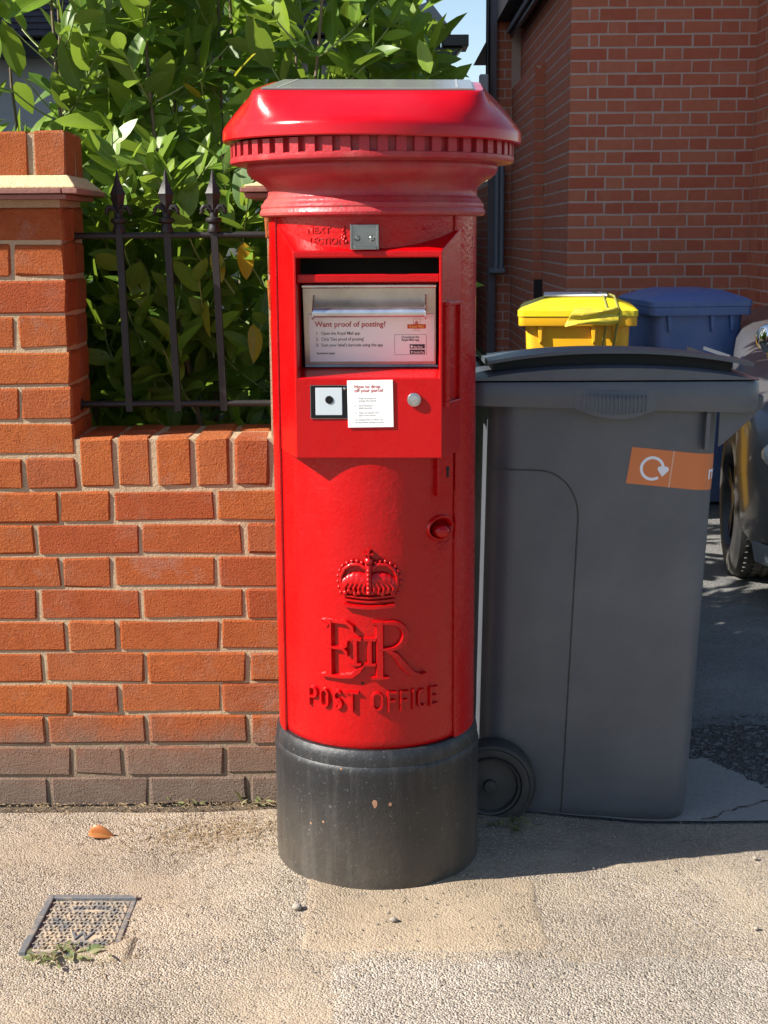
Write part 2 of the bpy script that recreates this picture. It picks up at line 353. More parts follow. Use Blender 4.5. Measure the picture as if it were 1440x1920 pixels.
flat('blue_print', (0.28, 0.33, 0.5), 0.6); flat('solar', (0.20, 0.20, 0.195), 0.22); flat('solar_line', (0.34, 0.34, 0.33), 0.3); flat('scanner_glass', (0.50, 0.55, 0.58), 0.25)
flat('window_white', (0.7, 0.7, 0.7), 0.4); flat('cladding', (0.30, 0.28, 0.27), 0.7); flat('bargeboard', (0.12, 0.095, 0.1), 0.7)
flat('rim_dark', (0.05, 0.05, 0.055), 0.35, 0.6)
def mk_car():
    n = NM('car_paint'); p = n.coord()
    n.set(color=n.mix(n.noise(p, 900, 2), (0.085, 0.085, 0.09), (0.11, 0.11, 0.115)), rough=0.45, metal=0.2, coat=0.5)
    n.b.inputs['Coat Roughness'].default_value = 0.12; M['car_paint'] = n.m
    n = NM('car_glass'); n.set(color=(0.01, 0.012, 0.014), rough=0.03); M['car_glass'] = n.m
    n = NM('chrome'); n.set(color=(0.8, 0.8, 0.8), rough=0.06, metal=1.0); M['chrome'] = n.m
    n = NM('lens'); n.set(color=(0.75, 0.76, 0.78), rough=0.04); n.b.inputs['Transmission Weight'].default_value = 0.3; M['lens'] = n.m
    n = NM('pane'); n.set(color=(0.30, 0.34, 0.38), rough=0.04, metal=0.7); M['pane'] = n.m
mk_car()

# ============================================================ GROUND
BOX = Vector((-0.0177, 2.733, 0.019)); BS = 0.985
def gz(x, y):
    z = 0.0
    z -= 0.037*sstep(2.6, 2.95, y)*sstep(0.14, 0.66, x)
    z -= 0.022*max(0, y-3.0)*sstep(-0.1, 0.5, x) if y > 3.0 else 0
    z += 0.018*(1-sstep(0.16, 0.46, math.hypot(x-BOX.x, y-BOX.y)))
    z += 0.004*mnoise.noise(Vector((x*3.1, y*3.1, 0))) + 0.0025*mnoise.noise(Vector((x*11, y*11, 4)))
    return z
def sheet(name, x0, x1, y0, y1, st, mat, lift=0.0, parent=None, inside=None, field=None):
    m = MB(); nx = max(2, int((x1-x0)/st)+1); ny = max(2, int((y1-y0)/st)+1)
    P = lambda i, j: (x0+(x1-x0)*i/(nx-1), y0+(y1-y0)*j/(ny-1))
    if inside is None:
        m.grid(lambda i, j: (*P(i, j), gz(*P(i, j))+lift), nx, ny)
    else:
        idx = {}
        for j in range(ny-1):
            for i in range(nx-1):
                c = P(i+.5, j+.5)
                if inside(*c):
                    q = []
                    for a, b in ((i, j), (i+1, j), (i+1, j+1), (i, j+1)):
                        if (a, b) not in idx: idx[(a, b)] = m.vert((*P(a, b), gz(*P(a, b))+(lift if field is None else -.004+(lift+.004)*sstep(0, .02, field(*P(a, b))))))
                        q.append(idx[(a, b)])
                    m.f.append(tuple(q))
    o = m.build(name, M[mat], parent, 40); o['kind'] = 'structure'; return o
m = MB(); m.grid(lambda i, j: (-250+i*50, -100+j*60, -0.42), 11, 11); g = m.build('ground', M['soil']); g['kind'] = 'structure'
sheet('pavement', -3.2, 3.2, -0.6, 2.955, 0.025, 'pavement')
m = MB(); m.grid(lambda i, j: (-40+i*20, -7.5+j*7.5, -0.11), 5, 2); g = m.build('road', M['driveway']); g['kind'] = 'structure'
m = MB(); m.grid(lambda i, j: (-40+i*20, -10.5+j*3, 0.0), 5, 2); g = m.build('far_pavement', M['pavement']); g['kind'] = 'structure'
m = MB(); m.box(-3.2, 3.2, -0.75, -0.602, -0.2, 0.0); g = m.build('kerb', M['concrete'], None, bevel=.01); g['kind'] = 'structure'
def rag(x, y, s=1.0, a=0.012): return a*mnoise.noise(Vector((x*22*s, y*22*s, 9)))
sheet('pavement_patch', -0.175, 0.315, 2.305, 2.60, 0.006, 'pavement_patch', 0.0016, inside=lambda x, y: True, field=lambda x, y: min(x+.165+rag(x, y), .30-x+rag(x, y), y-2.312+rag(y, x), 2.605-y)+.006*mnoise.noise(Vector((x*90, y*90, 2))))
sheet('pavement_strip', -0.115, 3.2, 1.2, 2.315, 0.02, 'pavement_light', 0.0012, inside=lambda x, y: True, field=lambda x, y: min(x+.108+rag(x, y), 2.31-y+rag(y, x))+.006*mnoise.noise(Vector((x*90, y*90, 2))))
sheet('driveway', -0.05, 4.2, 2.95, 13.5, 0.06, 'driveway', -0.002)
def in_conc(x, y):                                   # broken corner of the concrete crossover
    return 2.958 < y < 3.36-1.75*max(0, x-0.80)*1.2+rag(x, y, 1, .02) and x > 0.3
sheet('concrete_slab', 0.3, 1.6, 2.95, 3.42, 0.0075, 'concrete', 0.006, inside=in_conc)
m = MB(); ck = [(0.70+.02*i, 2.962+.62*.02*i+rag(0.7+.02*i, 3, 2, .03)) for i in range(24)]
for i in range(23):
    a_, b_ = Vector((*ck[i], 0)), Vector((*ck[i+1], 0)); t_ = (b_-a_).normalized(); n_ = Vector((-t_.y, t_.x, 0))*(.0016+.001*math.sin(i*1.7))
    m.add([(p.x, p.y, gz(p.x, p.y)+.0085) for p in (a_-n_, b_-n_, b_+n_, a_+n_)], [(0, 1, 2, 3)])
ckm = m.build('crack', M['soil'], None); ckm['kind'] = 'structure'
sheet('gravel_bed', 0.3, 2.2, 3.0, 3.63, 0.02, 'gravel_bed', 0.002, inside=lambda x, y: y < 3.62+rag(x, y))
sheet('garden_soil', -4.0, -0.05, 3.1, 13.5, 0.12, 'soil', 0.03)

# ============================================================ GARDEN WALL
def brick_mesh(L, H, D, seed, bev=0.0045, jit=0.003):
    """rounded brick, front at y=0, going back to y=D, centred on x and z"""
    rn = random.Random(seed); me = bpy.data.meshes.new('brick'); bm = bmesh.new()
    bmesh.ops.create_cube(bm, size=1)
    for v in bm.verts: v.co = Vector((v.co.x*L, (v.co.y+0.5)*D, v.co.z*H))
    bmesh.ops.bevel(bm, geom=list(bm.edges), offset=bev, segments=1, affect='EDGES', profile=0.5)
    for v in bm.verts:
        v.co += Vector((rn.uniform(-jit, jit), rn.uniform(-jit, jit)*0.2, rn.uniform(-jit, jit)))
    bm.to_mesh(me); bm.free(); me.materials.append(M['brick']); return me
STR = [brick_mesh(0.2185, 0.0672, 0.1, 100+i) for i in range(8)]
HDR = [brick_mesh(0.106, 0.0672, 0.1, 200+i) for i in range(6)]
SOL = [brick_mesh(0.0745, 0.107, 0.105, 300+i, 0.006, 0.003) for i in range(6)]
TOPB = [brick_mesh(0.066, 0.092, 0.1, 400+i, 0.004, 0.002) for i in range(4)]
WY = 3.01; WX0 = -2.3; PXL = (-1.11, -0.665); PXR = (-0.243, -0.125)
wall = thing('garden_wall', (0, 0, 0), 'orange red brick garden wall with square piers behind the red postbox', 'wall')
rb = random.Random(3)
def put_brick(mesh, x, z, y=WY, rz=0.0):
    o = link('brick', mesh, wall)
    o.location = (x+rb.uniform(-.0015, .0015), y+rb.uniform(-.0012, .0012), z+rb.uniform(-.001, .001))
    o.rotation_euler = (rb.uniform(-.006, .006), rb.uniform(-.009, .009), rz+rb.uniform(-.006, .006)); return o
def course(x0, x1, z, phase, y=WY, header=True, clip=True):
    """row of stretchers with a header every few bricks, clipped to [x0,x1]"""
    x = x0; k = 0; pat = phase
    while x < x1-0.03:
        L = 0.1015 if pat[k % len(pat)] == 'h' else 0.213
        if x+L > x1+0.004: L = x1-x
        if L > 0.19: me = rb.choice(STR)
        elif abs(L-0.1015) < 0.015: me = rb.choice(HDR)
        else: me = brick_mesh(L, 0.0672, 0.1, int(x*1000)+int(z*999))
        put_brick(me, x+L/2, z, y); x += L+0.0115; k += 1
CP = 0.0722; ZB = -0.004
for r in range(10):                                   # low wall runs under both piers and the railing
    z = ZB+CP*r+0.0361-0.0045
    jx = -0.755+rb.uniform(-.004, .004) if r % 2 == 0 else -0.7015+rb.uniform(-.003, .003)
    course(jx-4*0.2245+.0057, PXR[1], z, 'ssss' if r % 2 == 0 else 'sssshssss')
ZT = ZB+CP*10
NC = 8; CPP = 0.0752
for r in range(NC):
    z = ZT+CPP*r+0.033
    # left pier, front face and the side facing the railing gap
    pl = PXL[0]; wid = PXL[1]-pl
    if r % 2 == 0: row = [(0.0, .1015), (.113, .1015), (.226, .1015), (.339, .104)]
    else: row = [(0.0, .213), (.2265, .2185)]
    if r == NC-1: row = [(0.0, .213), (.2265, .2185)]
    for a, L in row: put_brick(rb.choice(HDR if L < .15 else STR), pl+a+L/2+.0038, z)
    for k, (a, L) in enumerate([(0.105, .1015)] if r % 2 == 0 else [(0.105, .1015)]):
        put_brick(rb.choice(HDR), PXL[1]+0.001, z, WY+a+L/2, PI/2)
    if True:
        b = put_brick(rb.choice(HDR), (PXR[0]+PXR[1])/2+0.004*(r-4)*-0.6, z)
        for k in range(1): put_brick(rb.choice(HDR), PXR[1]-0.002, z, WY+0.158, PI/2); put_brick(rb.choice(HDR), PXR[0]+0.001-0.0024*(r-4), z, WY+0.158, -PI/2)
x = PXL[1]+0.012; k = 0                                # brick on edge under the railing
while x < PXR[0]-0.03:
    put_brick(SOL[k % 6], x+0.036, ZT+0.0565); 
    o = link('brick', SOL[(k+2) % 6], wall); o.location = (x+0.036, WY+0.212, ZT+0.0565); o.rotation_euler = (0, 0, PI)
    x += 0.0835; k += 1
for x in (PXL[0]+0.036+i*0.0775 for i in range(6)):     # brick on edge on top of the pier
    put_brick(TOPB[int(x*50) % 4], min(x, PXL[1]-0.018), 1.371+0.047, WY+0.012)
for yy in (0.055, 0.14):
    put_brick(TOPB[1], PXL[1]+0.012, 1.371+0.047, WY+0.012+yy, PI/2)
m = MB()                                               # mortar core, joints recessed about 2.5 mm
RC = 0.0034
m.box(WX0, PXR[1]-RC, WY+RC, WY+0.215-RC, -0.12, ZT)
m.box(PXL[1]-RC, PXR[0]+RC, WY+RC, WY+0.209, ZT, ZT+0.1065)
m.box(PXL[0]+RC, PXL[1]-RC, WY+RC, WY+0.215-RC, ZT, 1.326)
m.box(PXR[0]+RC, PXR[1]-RC, WY+RC, WY+0.215-RC, ZT, 1.326)
m.box(PXL[0]+.02, PXL[1]+0.009, WY+0.0165, WY+0.19, 1.36, 1.4605)
m.build('mortar', M['mortar'], wall)
for (a, b) in (PXL, PXR):                               # tile creasing and sloped mortar on both piers
    for dz, ov in ((1.3265, 0.038), (1.3375, 0.046)):
        k = 0; x = a-ov
        while x < b+ov-0.02:
            x1 = min(x+0.168, b+ov); m = MB(); m.box(x, x1-0.002, WY-ov+(k % 2)*.001, WY+0.215+ov, dz, dz+0.0095); m.build('creasing_tile', M['creasing_tile'], wall, bevel=0.0012); x = x1; k += 1
    m = MB(); t0 = 0.038; n = 12
    e0, e1 = a-t0, b+t0; f0, f1 = a+0.012, b+0.014
    pts = [(e0, WY-t0), (e1, WY-t0), (e1, WY+.215+t0), (e0, WY+.215+t0)]; top = [(f0, WY+.012), (f1, WY+.012), (f1, WY+.2), (f0, WY+.2)]
    if b == PXR[1]: top = [(a+.05, WY+.09), (b-.05, WY+.09), (b-.05, WY+.13), (a+.05, WY+.13)]
    m.add([(x, y, 1.347) for x, y in pts]+[(x, y, 1.352) for x, y in pts]+[(x, y, 1.376) for x, y in top],
          [(0, 3, 2, 1), (0, 1, 5, 4), (1, 2, 6, 5), (2, 3, 7, 6), (3, 0, 4, 7), (4, 5, 9, 8), (5, 6, 10, 9), (6, 7, 11, 10), (7, 4, 8, 11), (8, 9, 10, 11)])
    m.build('mortar_fillet', M['flaunching'], wall, bevel=0.003)

# ============================================================ RAILING
rail = thing('iron_railing', (0, 3.115, 0), 'black iron railing with three spear head bars set between brick piers', 'railing')
for z in (1.252, 0.888):
    m = MB(); m.tube([(PXL[1]-0.035, 0, z), (PXR[0]+0.03, 0, z)], 0.0072, 12)
    m.lathe([(0.0085, 0), (0.0125, 0.002), (0.0125, 0.008), (0.0085, 0.010)], 14, M=Matrix.Translation((PXL[1]-0.006, 0, z)) @ Matrix.Rotation(PI/2, 4, 'Y'))
    m.build('rail', M['iron_black'], rail, 40)
def spear(m):
    """spear head with two curled leaves; z=0 at the rail"""
    for prof in ([(0.0135, .004), (0.0145, .008), (0.0115, .016), (0.0105, .022), (0.0165, .026), (0.0175, .030), (0.0165, .034), (0.0095, .036), (0.0085, .045)],):
        m.lathe(prof, 14)
    # faceted blade
    z = [(.040, .008, .006), (.052, .010, .007), (.083, .0155, .0085), (.0855, .0175, .0105), (.088, .0155, .0085), (.112, .006, .005), (.136, .0012, .0012)]
    m.grid(lambda i, j: ((1, 0, -1, 0)[i]*z[j][1], (0, 1, 0, -1)[i]*z[j][2], z[j][0]), 4, len(z), True)
    for s in (-1, 1):
        pts = [(s*0.003, 0, .036), (s*.006, -.002, .05), (s*.012, -.003, .0585), (s*.0195, -.003, .0585), (s*.0245, -.003, .052), (s*.0245, -.003, .0455), (s*.029, -.003, .0425)]
        m.tube(pts, [.0045, .0045, .005, .0052, .005, .0042, .0022], 8)
        m.tube([(s*.002, -.004, .04), (s*.005, -.0065, .052), (s*.012, -.007, .054), (s*.018, -.0065, .049)], [.002, .0022, .0022, .0015], 6)
SX = ((-0.5655, -0.5585), (-0.4625, -0.4515), (-0.3615, -0.3505))
for xt, xb in SX:
    m = MB(); h = 0.0072
    m.grid(lambda i, j: ((xb, xt)[j]+(-h, h, h, -h)[i], (-h, -h, h, h)[i], (0.872, 1.262)[j]), 4, 2, True)
    bar = m.build('bar', M['iron_black'], rail, 30)
    m = MB(); spear(m); sp = m.build('spear_head', M['iron_black'], bar, 35); sp.location = (xt, 0, 1.254)

# ============================================================ POSTBOX  (local: axis at origin, front towards -Y, z=0 at the ground)
box = thing('postbox', BOX, 'red cylindrical postbox with black base and parcel drawer on the pavement', 'postbox', (0, 0, rad(-2.5)), BS)
RF, RD = 0.1985, 0.1935           # frame and door radius
def cyl(s, z, h=0.0, r=RD):       # arc length s, height z, relief h -> point on the door
    a = s/r; rr = r+h; return Vector((rr*math.sin(a), -rr*math.cos(a), z))
m = MB(); m.lathe([(0.200, -0.06), (0.2075, 0.0), (0.2082, 0.02), (0.2075, 0.225), (0.2085, 0.232), (0.2088, 0.24), (0.2070, 0.247), (0.2055, 0.249), (0.2055, 0.262), (0.2035, 0.274), (0.1985, 0.2805), (0.17, 0.2815)], 128)
pl = m.build('plinth', M['black_plinth'], box, 30)
mk_simple('rust', (0.42, 0.25, 0.15), (0.22, 0.09, 0.05), 200, 0.9)      # chips of flaked paint with rust
for (s, z, w_, h_) in ((0.006, 0.178, .011, .017), (0.035, 0.176, .006, .008), (-0.13, .12, .005, .006), (-.10, .13, .004, .007), (-.06, .245, .004, .006), (.06, .235, .003, .004)):
    m = MB(); n = 9; rn = random.Random(int(s*1e4)); ring = [cyl(s+w_*0.5*math.cos(2*PI*i/n)*rn.uniform(.7, 1.2), z+h_*0.5*math.sin(2*PI*i/n)*rn.uniform(.7, 1.2), 0.0007, 0.2075) for i in range(n)]
    m.add([cyl(s, z, 0.0008, 0.2075)]+ring, [(0, i+1, (i+1) % n+1) for i in range(n)])
    m.build('paint_chip', M['rust'], pl)
# frame: the back shell, proud edges either side of the door
A1, A0 = rad(53.5), rad(-64)
m = MB()
prof = [(RF, 0.258), (RF, 1.292)]
nseg = 72; a_s = A1; a_e = 2*PI+A0
ring = []
for i in range(nseg+1): ring.append((RF, a_s+(a_e-a_s)*i/nseg))
ring = [(RF-0.022, a_s), (RF-0.003, a_s), (RF-0.0006, a_s+0.006)]+[(r, a) for r, a in ring if a_s+0.02 < a < a_e-0.02]+[(RF-0.0006, a_e-0.006), (RF-0.003, a_e), (RF-0.022, a_e)]
zs = (0.258, 0.6, 0.95, 1.295)
m.grid(lambda i, j: (ring[i][0]*math.sin(ring[i][1]), -ring[i][0]*math.cos(ring[i][1]), zs[j]), len(ring), len(zs))
m.build('frame', M['red_gloss'], box, 40)
# door with the hole behind the drawer housing
HX, HY, HZ0, HZ1 = 0.1335, -0.2, 0.847, 1.222      # housing half width, front plane, bottom, top
m = MB(); na = 144; aD0, aD1 = A0+0.012, A1-0.012
zr = [0.278, 0.2805, 0.2845, 0.30, .35, .4, .5, .6, .66]+[.670+.004*i for i in range(19)]+[.78, .82, HZ0+.001]+[1.0, 1.1, HZ1+.004, 1.25, 1.294]
rr_ = {0: -0.012, 1: -0.004, 2: -0.001}
idx = {}
hole = math.asin(0.127/RD)
for j in range(len(zr)):
    for i in range(na+1):
        a = aD0+(aD1-aD0)*i/na; r = RD+rr_.get(j, 0); dd = ((a*RD-.142)/.029)**2+((zr[j]-.706)/.021)**2; r -= .020*max(0, 1-dd)**.6; idx[i, j] = m.vert((r*math.sin(a), -r*math.cos(a), zr[j]))
for j in range(len(zr)-1):
    for i in range(na):
        a = aD0+(aD1-aD0)*(i+.5)/na
        if zr[j] > HZ0 and zr[j+1] < HZ1+0.005 and abs(a) < hole: continue
        m.f.append((idx[i, j], idx[i+1, j], idx[i+1, j+1], idx[i, j+1]))
door = m.build('door', M['red_gloss'], box, 40)
# dark inside
m = MB(); m.box(-0.16, 0.16, -0.10, 0.11, 0.5, 1.275); m.build('inner_lining', M['black'], box)

# --- drawer housing
hs = MB()
OX, OZ0, OZ1 = 0.1285, 1.003, 1.2095              # opening
SXB, SYB = 0.1735, -0.090                          # where the bevelled sides meet the door
def H(x, y, z): return hs.vert((x, y, z))
o_ = [H(-HX, HY, HZ0), H(HX, HY, HZ0), H(HX, HY, HZ1), H(-HX, HY, HZ1)]
q_ = [H(-OX, HY, OZ0-0.008), H(OX, HY, OZ0-0.008), H(OX, HY, OZ1), H(-OX, HY, OZ1)]
for i in range(4): hs.f.append((o_[i], o_[(i+1) % 4], q_[(i+1) % 4], q_[i]))
k_ = 0.38
b_ = [H(-SXB, SYB, HZ0), H(SXB, SYB, HZ0), H(SXB, SYB, HZ1+0.045), H(-SXB, SYB, HZ1+0.045)]
hs.f += [(o_[1], b_[1], b_[2], o_[2]), (b_[0], o_[0], o_[3], b_[3])]
hs.f += [(o_[3], o_[2], b_[2], b_[3]), (o_[1], o_[0], b_[0], b_[1])]
d_ = [H(-OX, HY+0.085, OZ0+0.004), H(OX, HY+0.085, OZ0+0.004), H(OX, HY+0.085, OZ1), H(-OX, HY+0.085, OZ1)]   # jambs of the opening
for i in range(4): hs.f.append((q_[i], q_[(i+1) % 4], d_[(i+1) % 4], d_[i]))
hous = hs.build('drawer_housing', M['red_panel'], box, bevel=0.0022)
m = MB(); m.box(-OX, OX, -0.188, -0.172, 1.1655, 1.1805); m.build('slot_bar', M['red_panel'], hous, bevel=0.002)
# drawer front, leaning back towards the bottom
dr0 = Vector((0, -0.152, 1.163)); dr1 = Vector((0, -0.122, 1.008)); dv = (dr1-dr0); dl = dv.length; dvn = dv.normalized(); dn = Vector((0, -1, 0)); dn = (dn-dvn*dn.dot(dvn)).normalized()
Dm = Matrix(((1, 0, 0, 0), (0, -dvn.y, dn.y, 0), (0, -dvn.z, dn.z, 0), (0, 0, 0, 1))); Dm.translation = dr0     # local x right, y up the plate, z out
m = MB(); m.box(-0.1225, 0.1225, -dl, 0, -0.004, 0, Dm)
draw = m.build('drawer_front', M['steel'], box, bevel=0.001)
m = MB(); m.tube([Dm @ Vector((-0.1225, -0.004, 0.002)), Dm @ Vector((0.1225, -0.004, 0.002))], 0.0048, 12); m.build('rolled_lip', M['steel_bright'], draw, 40)
m = MB(); m.tube([Dm @ Vector((-0.122, -dl+0.001, 0.001)), Dm @ Vector((0.122, -dl+0.001, 0.001))], 0.003, 8)
for i in range(16): m.tube([Dm @ Vector((-0.119+i*0.0158, -dl+0.001, 0.001)), Dm @ Vector((-0.119+i*0.0158+0.012, -dl+0.001, 0.001))], 0.0036, 8)
m.build('hinge', M['steel_dark'], draw, 40)
HB = -0.047
m = MB(); m.tube([Dm @ Vector((-0.1005, HB, 0.03)), Dm @ Vector((0.1025, HB, 0.03))], 0.0088, 18); hb = m.build('handle', M['galvanised'], draw, 40)
for x in (-0.1015, 0.1035):
    m = MB()
    m.prism([(-0.013, 0.0), (-0.0125, 0.034), (-0.006, 0.0405), (0.004, 0.0385), (0.022, 0.010), (0.026, 0.0)], -0.0012, 0.0012, Dm @ Matrix.Translation((x, HB, 0)) @ Matrix(((0, 0, 1, 0), (1, 0, 0, 0), (0, 1, 0, 0), (0, 0, 0, 1))))
    m.build('handle_bracket', M['steel_bright'], hb, bevel=0.0005)
# instruction plate on the drawer
PX0, PX1, PT, PB = -0.1125, 0.1195, -0.0565, -0.1475
m = MB(); m.box(PX0, PX1, PB, PT, 0.0006, 0.0016, Dm); plate = m.build('instruction_plate', M['white_card'], draw, bevel=0.0005)
def dtext(s, x, y, size, mat, bold=0.0, align='LEFT', sx=1.0): return text_mesh(s, size, M[mat], Dm @ Matrix.Translation((x, y, 0.0022)), 'lettering', plate, align=align, bold=bold, sx=sx)
dtext('Want proof of posting?', -0.1015, -0.0805, 0.0142, 'print_red', 0.0002, sx=0.98)
for i, s in enumerate(('Open the Royal Mail app', "Click 'Get proof of posting'", "Scan your label's barcode using the app")):
    yy = -0.0955-0.0112*i
    dtext('%d.' % (i+1), -0.1005, yy, 0.0083, 'print_dark', 0.00003); dtext(s, -0.0905, yy, 0.0083, 'print_dark', 0.00003, sx=0.87)
dtext('Exclusions apply', -0.0995, -0.1325, 0.0052, 'print_dark', 0.0001)
m = MB(); m.box(0.0695, 0.1035, -0.0845, -0.0765, 0.0014, 0.0021, Dm); m.build('logo_panel', M['logo_red'], plate)
text_mesh('Royal Mail', 0.0072, M['logo_gold'], Dm @ Matrix.Translation((0.0865, -0.0826, 0.0025)), 'lettering', plate, align='CENTER', bold=0.0001, sx=0.9)
def outline(x0, x1, y0, y1, t, mat, par, z=0.0018, MM=Dm):
    m = MB()
    for a in ((x0, x1, y0, y0+t), (x0, x1, y1-t, y1), (x0, x0+t, y0+t, y1-t), (x1-t, x1, y0+t, y1-t)): m.box(a[0], a[1], a[2], a[3], z-0.0003, z+0.0003, MM)
    return m.build('printed_line', M[mat], par)
outline(0.0805, 0.093, -0.0765, -0.0662, 0.0004, 'logo_red', plate); outline(0.0815, 0.0925, -0.0885, -0.0845, 0.0004, 'logo_red', plate)
m = MB()                             # little crown of the logo
for i in range(3): m.box(0.0838+i*0.0022, 0.0852+i*0.0022, -0.0748, -0.0712, 0.0016, 0.0021, Dm)
m.box(0.0836, 0.0898, -0.0757, -0.0749, 0.0016, 0.0021, Dm); m.ball(Dm @ Vector((0.0867, -0.07, 0.0019)), 0.0008, 8, 5); m.build('printed_crown', M['logo_red'], plate)
outline(0.0455, 0.1045, -0.1345, -0.0958, 0.0004, 'print_dark', plate)
for i, s in enumerate(('Download the', 'Royal Mail app')): dtext(s, 0.075, -0.1025-0.0052*i, 0.0059, 'print_dark', 0.00008, 'CENTER', 0.95)
for i, s in enumerate(('App Store', 'Google Play')):
    m = MB(); y = -0.1225-0.0103*i; m.box(0.0735, 0.1015, y, y+0.0082, 0.0014, 0.0021, Dm); bd = m.build('badge', M['print_dark'], plate, bevel=0.0006)
    text_mesh(s, 0.0056, M['white_card'], Dm @ Matrix.Translation((0.0805, y+0.0018, 0.0026)), 'lettering', plate, sx=0.72, bold=0.0001)
    m = MB()
    if i == 0: m.prism([(.0022*math.cos(2*PI*k/12), .0022*math.sin(2*PI*k/12)) for k in range(12)], 0.0022, 0.0026, Dm @ Matrix.Translation((0.0772, y+0.0040, 0)))
    else: m.prism([(0, -0.0021), (0.0036, 0), (0, 0.0021)], 0.0022, 0.0026, Dm @ Matrix.Translation((0.0758, y+0.0041, 0)))
    m.build('badge_mark', M['white_card'], plate)
# scanner, notice and button on the lower panel  (front-plane coordinates)
def Fm(x, z, out=0.0): 
    T = Matrix(((1, 0, 0, x), (0, 0, -1, HY-out), (0, 1, 0, z), (0, 0, 0, 1))); return T      # local x right, y up, z out of the panel
F0 = Matrix(((1, 0, 0, 0), (0, 0, -1, HY), (0, 1, 0, 0), (0, 0, 0, 1)))
m = MB(); m.box(-0.1055, -0.0385, 0.9215, 0.9815, 0, 0.0022, F0); scn_ = m.build('scanner', M['black_gloss'], box, bevel=0.001)
outline(-0.1062, -0.0378, 0.9208, 0.9822, 0.0012, 'steel_dark', scn_, 0.0016, F0)
m = MB(); m.box(-0.0965, -0.0480, 0.9275, 0.9775, 0.0018, 0.0032, F0); m.build('scanner_window', M['scanner_glass'], scn_, bevel=0.0006)
m = MB(); m.lathe([(0.0, 0.0044), (0.0070, 0.0044), (0.0075, 0.0033)], 24, M=Fm(-0.0715, 0.9555)); m.build('lens', M['black_gloss'], scn_, 40)
m = MB(); m.lathe([(0.0, 0.0042), (0.0022, 0.0038), (0.0028, 0.0022)], 14, M=Fm(-0.0435, 0.9762)); m.build('screw', M['steel_bright'], scn_, 40)
nm = F0 @ Matrix.Translation((0.0035, 0.9475, 0)) @ Matrix.Rotation(rad(0.8), 4, 'Z')
m = MB(); m.box(-0.0415, 0.0415, -0.0425, 0.0435, 0.0006, 0.0030, nm); noti = m.build('notice', M['white_card'], box, bevel=0.0004)
def ntext(s, x, y, size, mat, bold=0, sx=1.0): return text_mesh(s, size, M[mat], nm @ Matrix.Translation((x, y, 0.0034)), 'lettering', noti, bold=bold, sx=sx)
ntext('How to drop', -0.029, 0.0295, 0.0088, 'print_red', 0.0001); ntext('off your parcel', -0.029, 0.0225, 0.0088, 'print_red', 0.0001)
for i, (k, a, b) in enumerate((('1.', 'Press the button to', 'activate the scanner'), ('2.', 'Scan the parcel', "label's barcode"), ('3.', 'Open the drawer and', 'pop in your parcel'))):
    y = 0.0095-0.0132*i; ntext(k, -0.0285, y, 0.0044, 'print_dark', 0.0); ntext(a, -0.0215, y, 0.0044, 'print_dark', 0.0, 0.92); ntext(b, -0.0215, y-0.0045, 0.0044, 'print_dark', 0.0, 0.92)
ntext('For stamped items or letters, use', -0.0285, -0.0295, 0.0042, 'print_dark', 0.0, 0.88); ntext('the top postbox opening as normal', -0.0285, -0.0342, 0.0042, 'print_dark', 0.0, 0.86)
m = MB(); m.lathe([(0.0105, 0), (0.0128, 0.0008), (0.0132, 0.004), (0.0118, 0.0062), (0.0098, 0.0066)], 28, M=Fm(0.083, 0.9555)); btn = m.build('button', M['steel_bright'], box, 40)
m = MB(); m.lathe([(0.0094, 0.0046), (0.009, 0.0078), (0.0, 0.0084)], 28, M=Fm(0.083, 0.9555)); m.build('button_cap', M['steel_bright'], btn, 40)
# hasp tab above the opening
m = MB(); T = Matrix.Translation((-0.0045, -0.1935, 1.2455)); m.box(-0.0255, 0.0255, -0.0085, -0.005, -0.0215, 0.0225, T)
m.box(-0.0255, -0.0215, -0.011, -0.0085, -0.0215, 0.0225, T); m.box(0.0215, 0.0255, -0.011, -0.0085, -0.0215, 0.0225, T); m.box(-0.018, 0.0205, -0.014, -0.0085, -0.0215, -0.0155, T)
hp = m.build('hasp_plate', M['steel_dark'], box, bevel=0.0008)
for x in (-0.0125, 0.0135):
    m = MB(); m.lathe([(0.0, 0.0025), (0.0035, 0.0022), (0.0052, 0.0)], 14, M=Matrix.Translation((x-0.0045, -0.2020, 1.2435)) @ Matrix.Rotation(PI/2, 4, 'X')); m.build('rivet', M['steel_dark'], hp, 40)
# --- raised lettering: strokes laid on the door
def stroke(m, pts, w, h=0.0052, top=0.62, r=RD):
    """bevelled ribbon along 2-D points (s,z) on the door"""
    P = [Vector((a, b)) for a, b in pts]; L = []
    for k in range(len(P)):
        t = (P[min(k+1, len(P)-1)]-P[max(k-1, 0)]).normalized(); nrm = Vector((-t.y, t.x))
        ww = w[k] if isinstance(w, (list, tuple)) else w
        L.append([(P[k]+nrm*ww*0.5, 0), (P[k]+nrm*ww*0.5*top, h), (P[k]-nrm*ww*0.5*top, h), (P[k]-nrm*ww*0.5, 0)])
    b = m.grid(lambda i, j: cyl(L[j][i][0].x, L[j][i][0].y, L[j][i][1]-0.0004, r), 4, len(P))
    n = len(P); m.f.append((b, b+1, b+2, b+3)); m.f.append(tuple(b+(n-1)*4+i for i in (3, 2, 1, 0)))
def arc(cx, cy, rx, ry, a0, a1, n=12): return [(cx+rx*math.cos(rad(a0+(a1-a0)*i/n)), cy+ry*math.sin(rad(a0+(a1-a0)*i/n))) for i in range(n+1)]
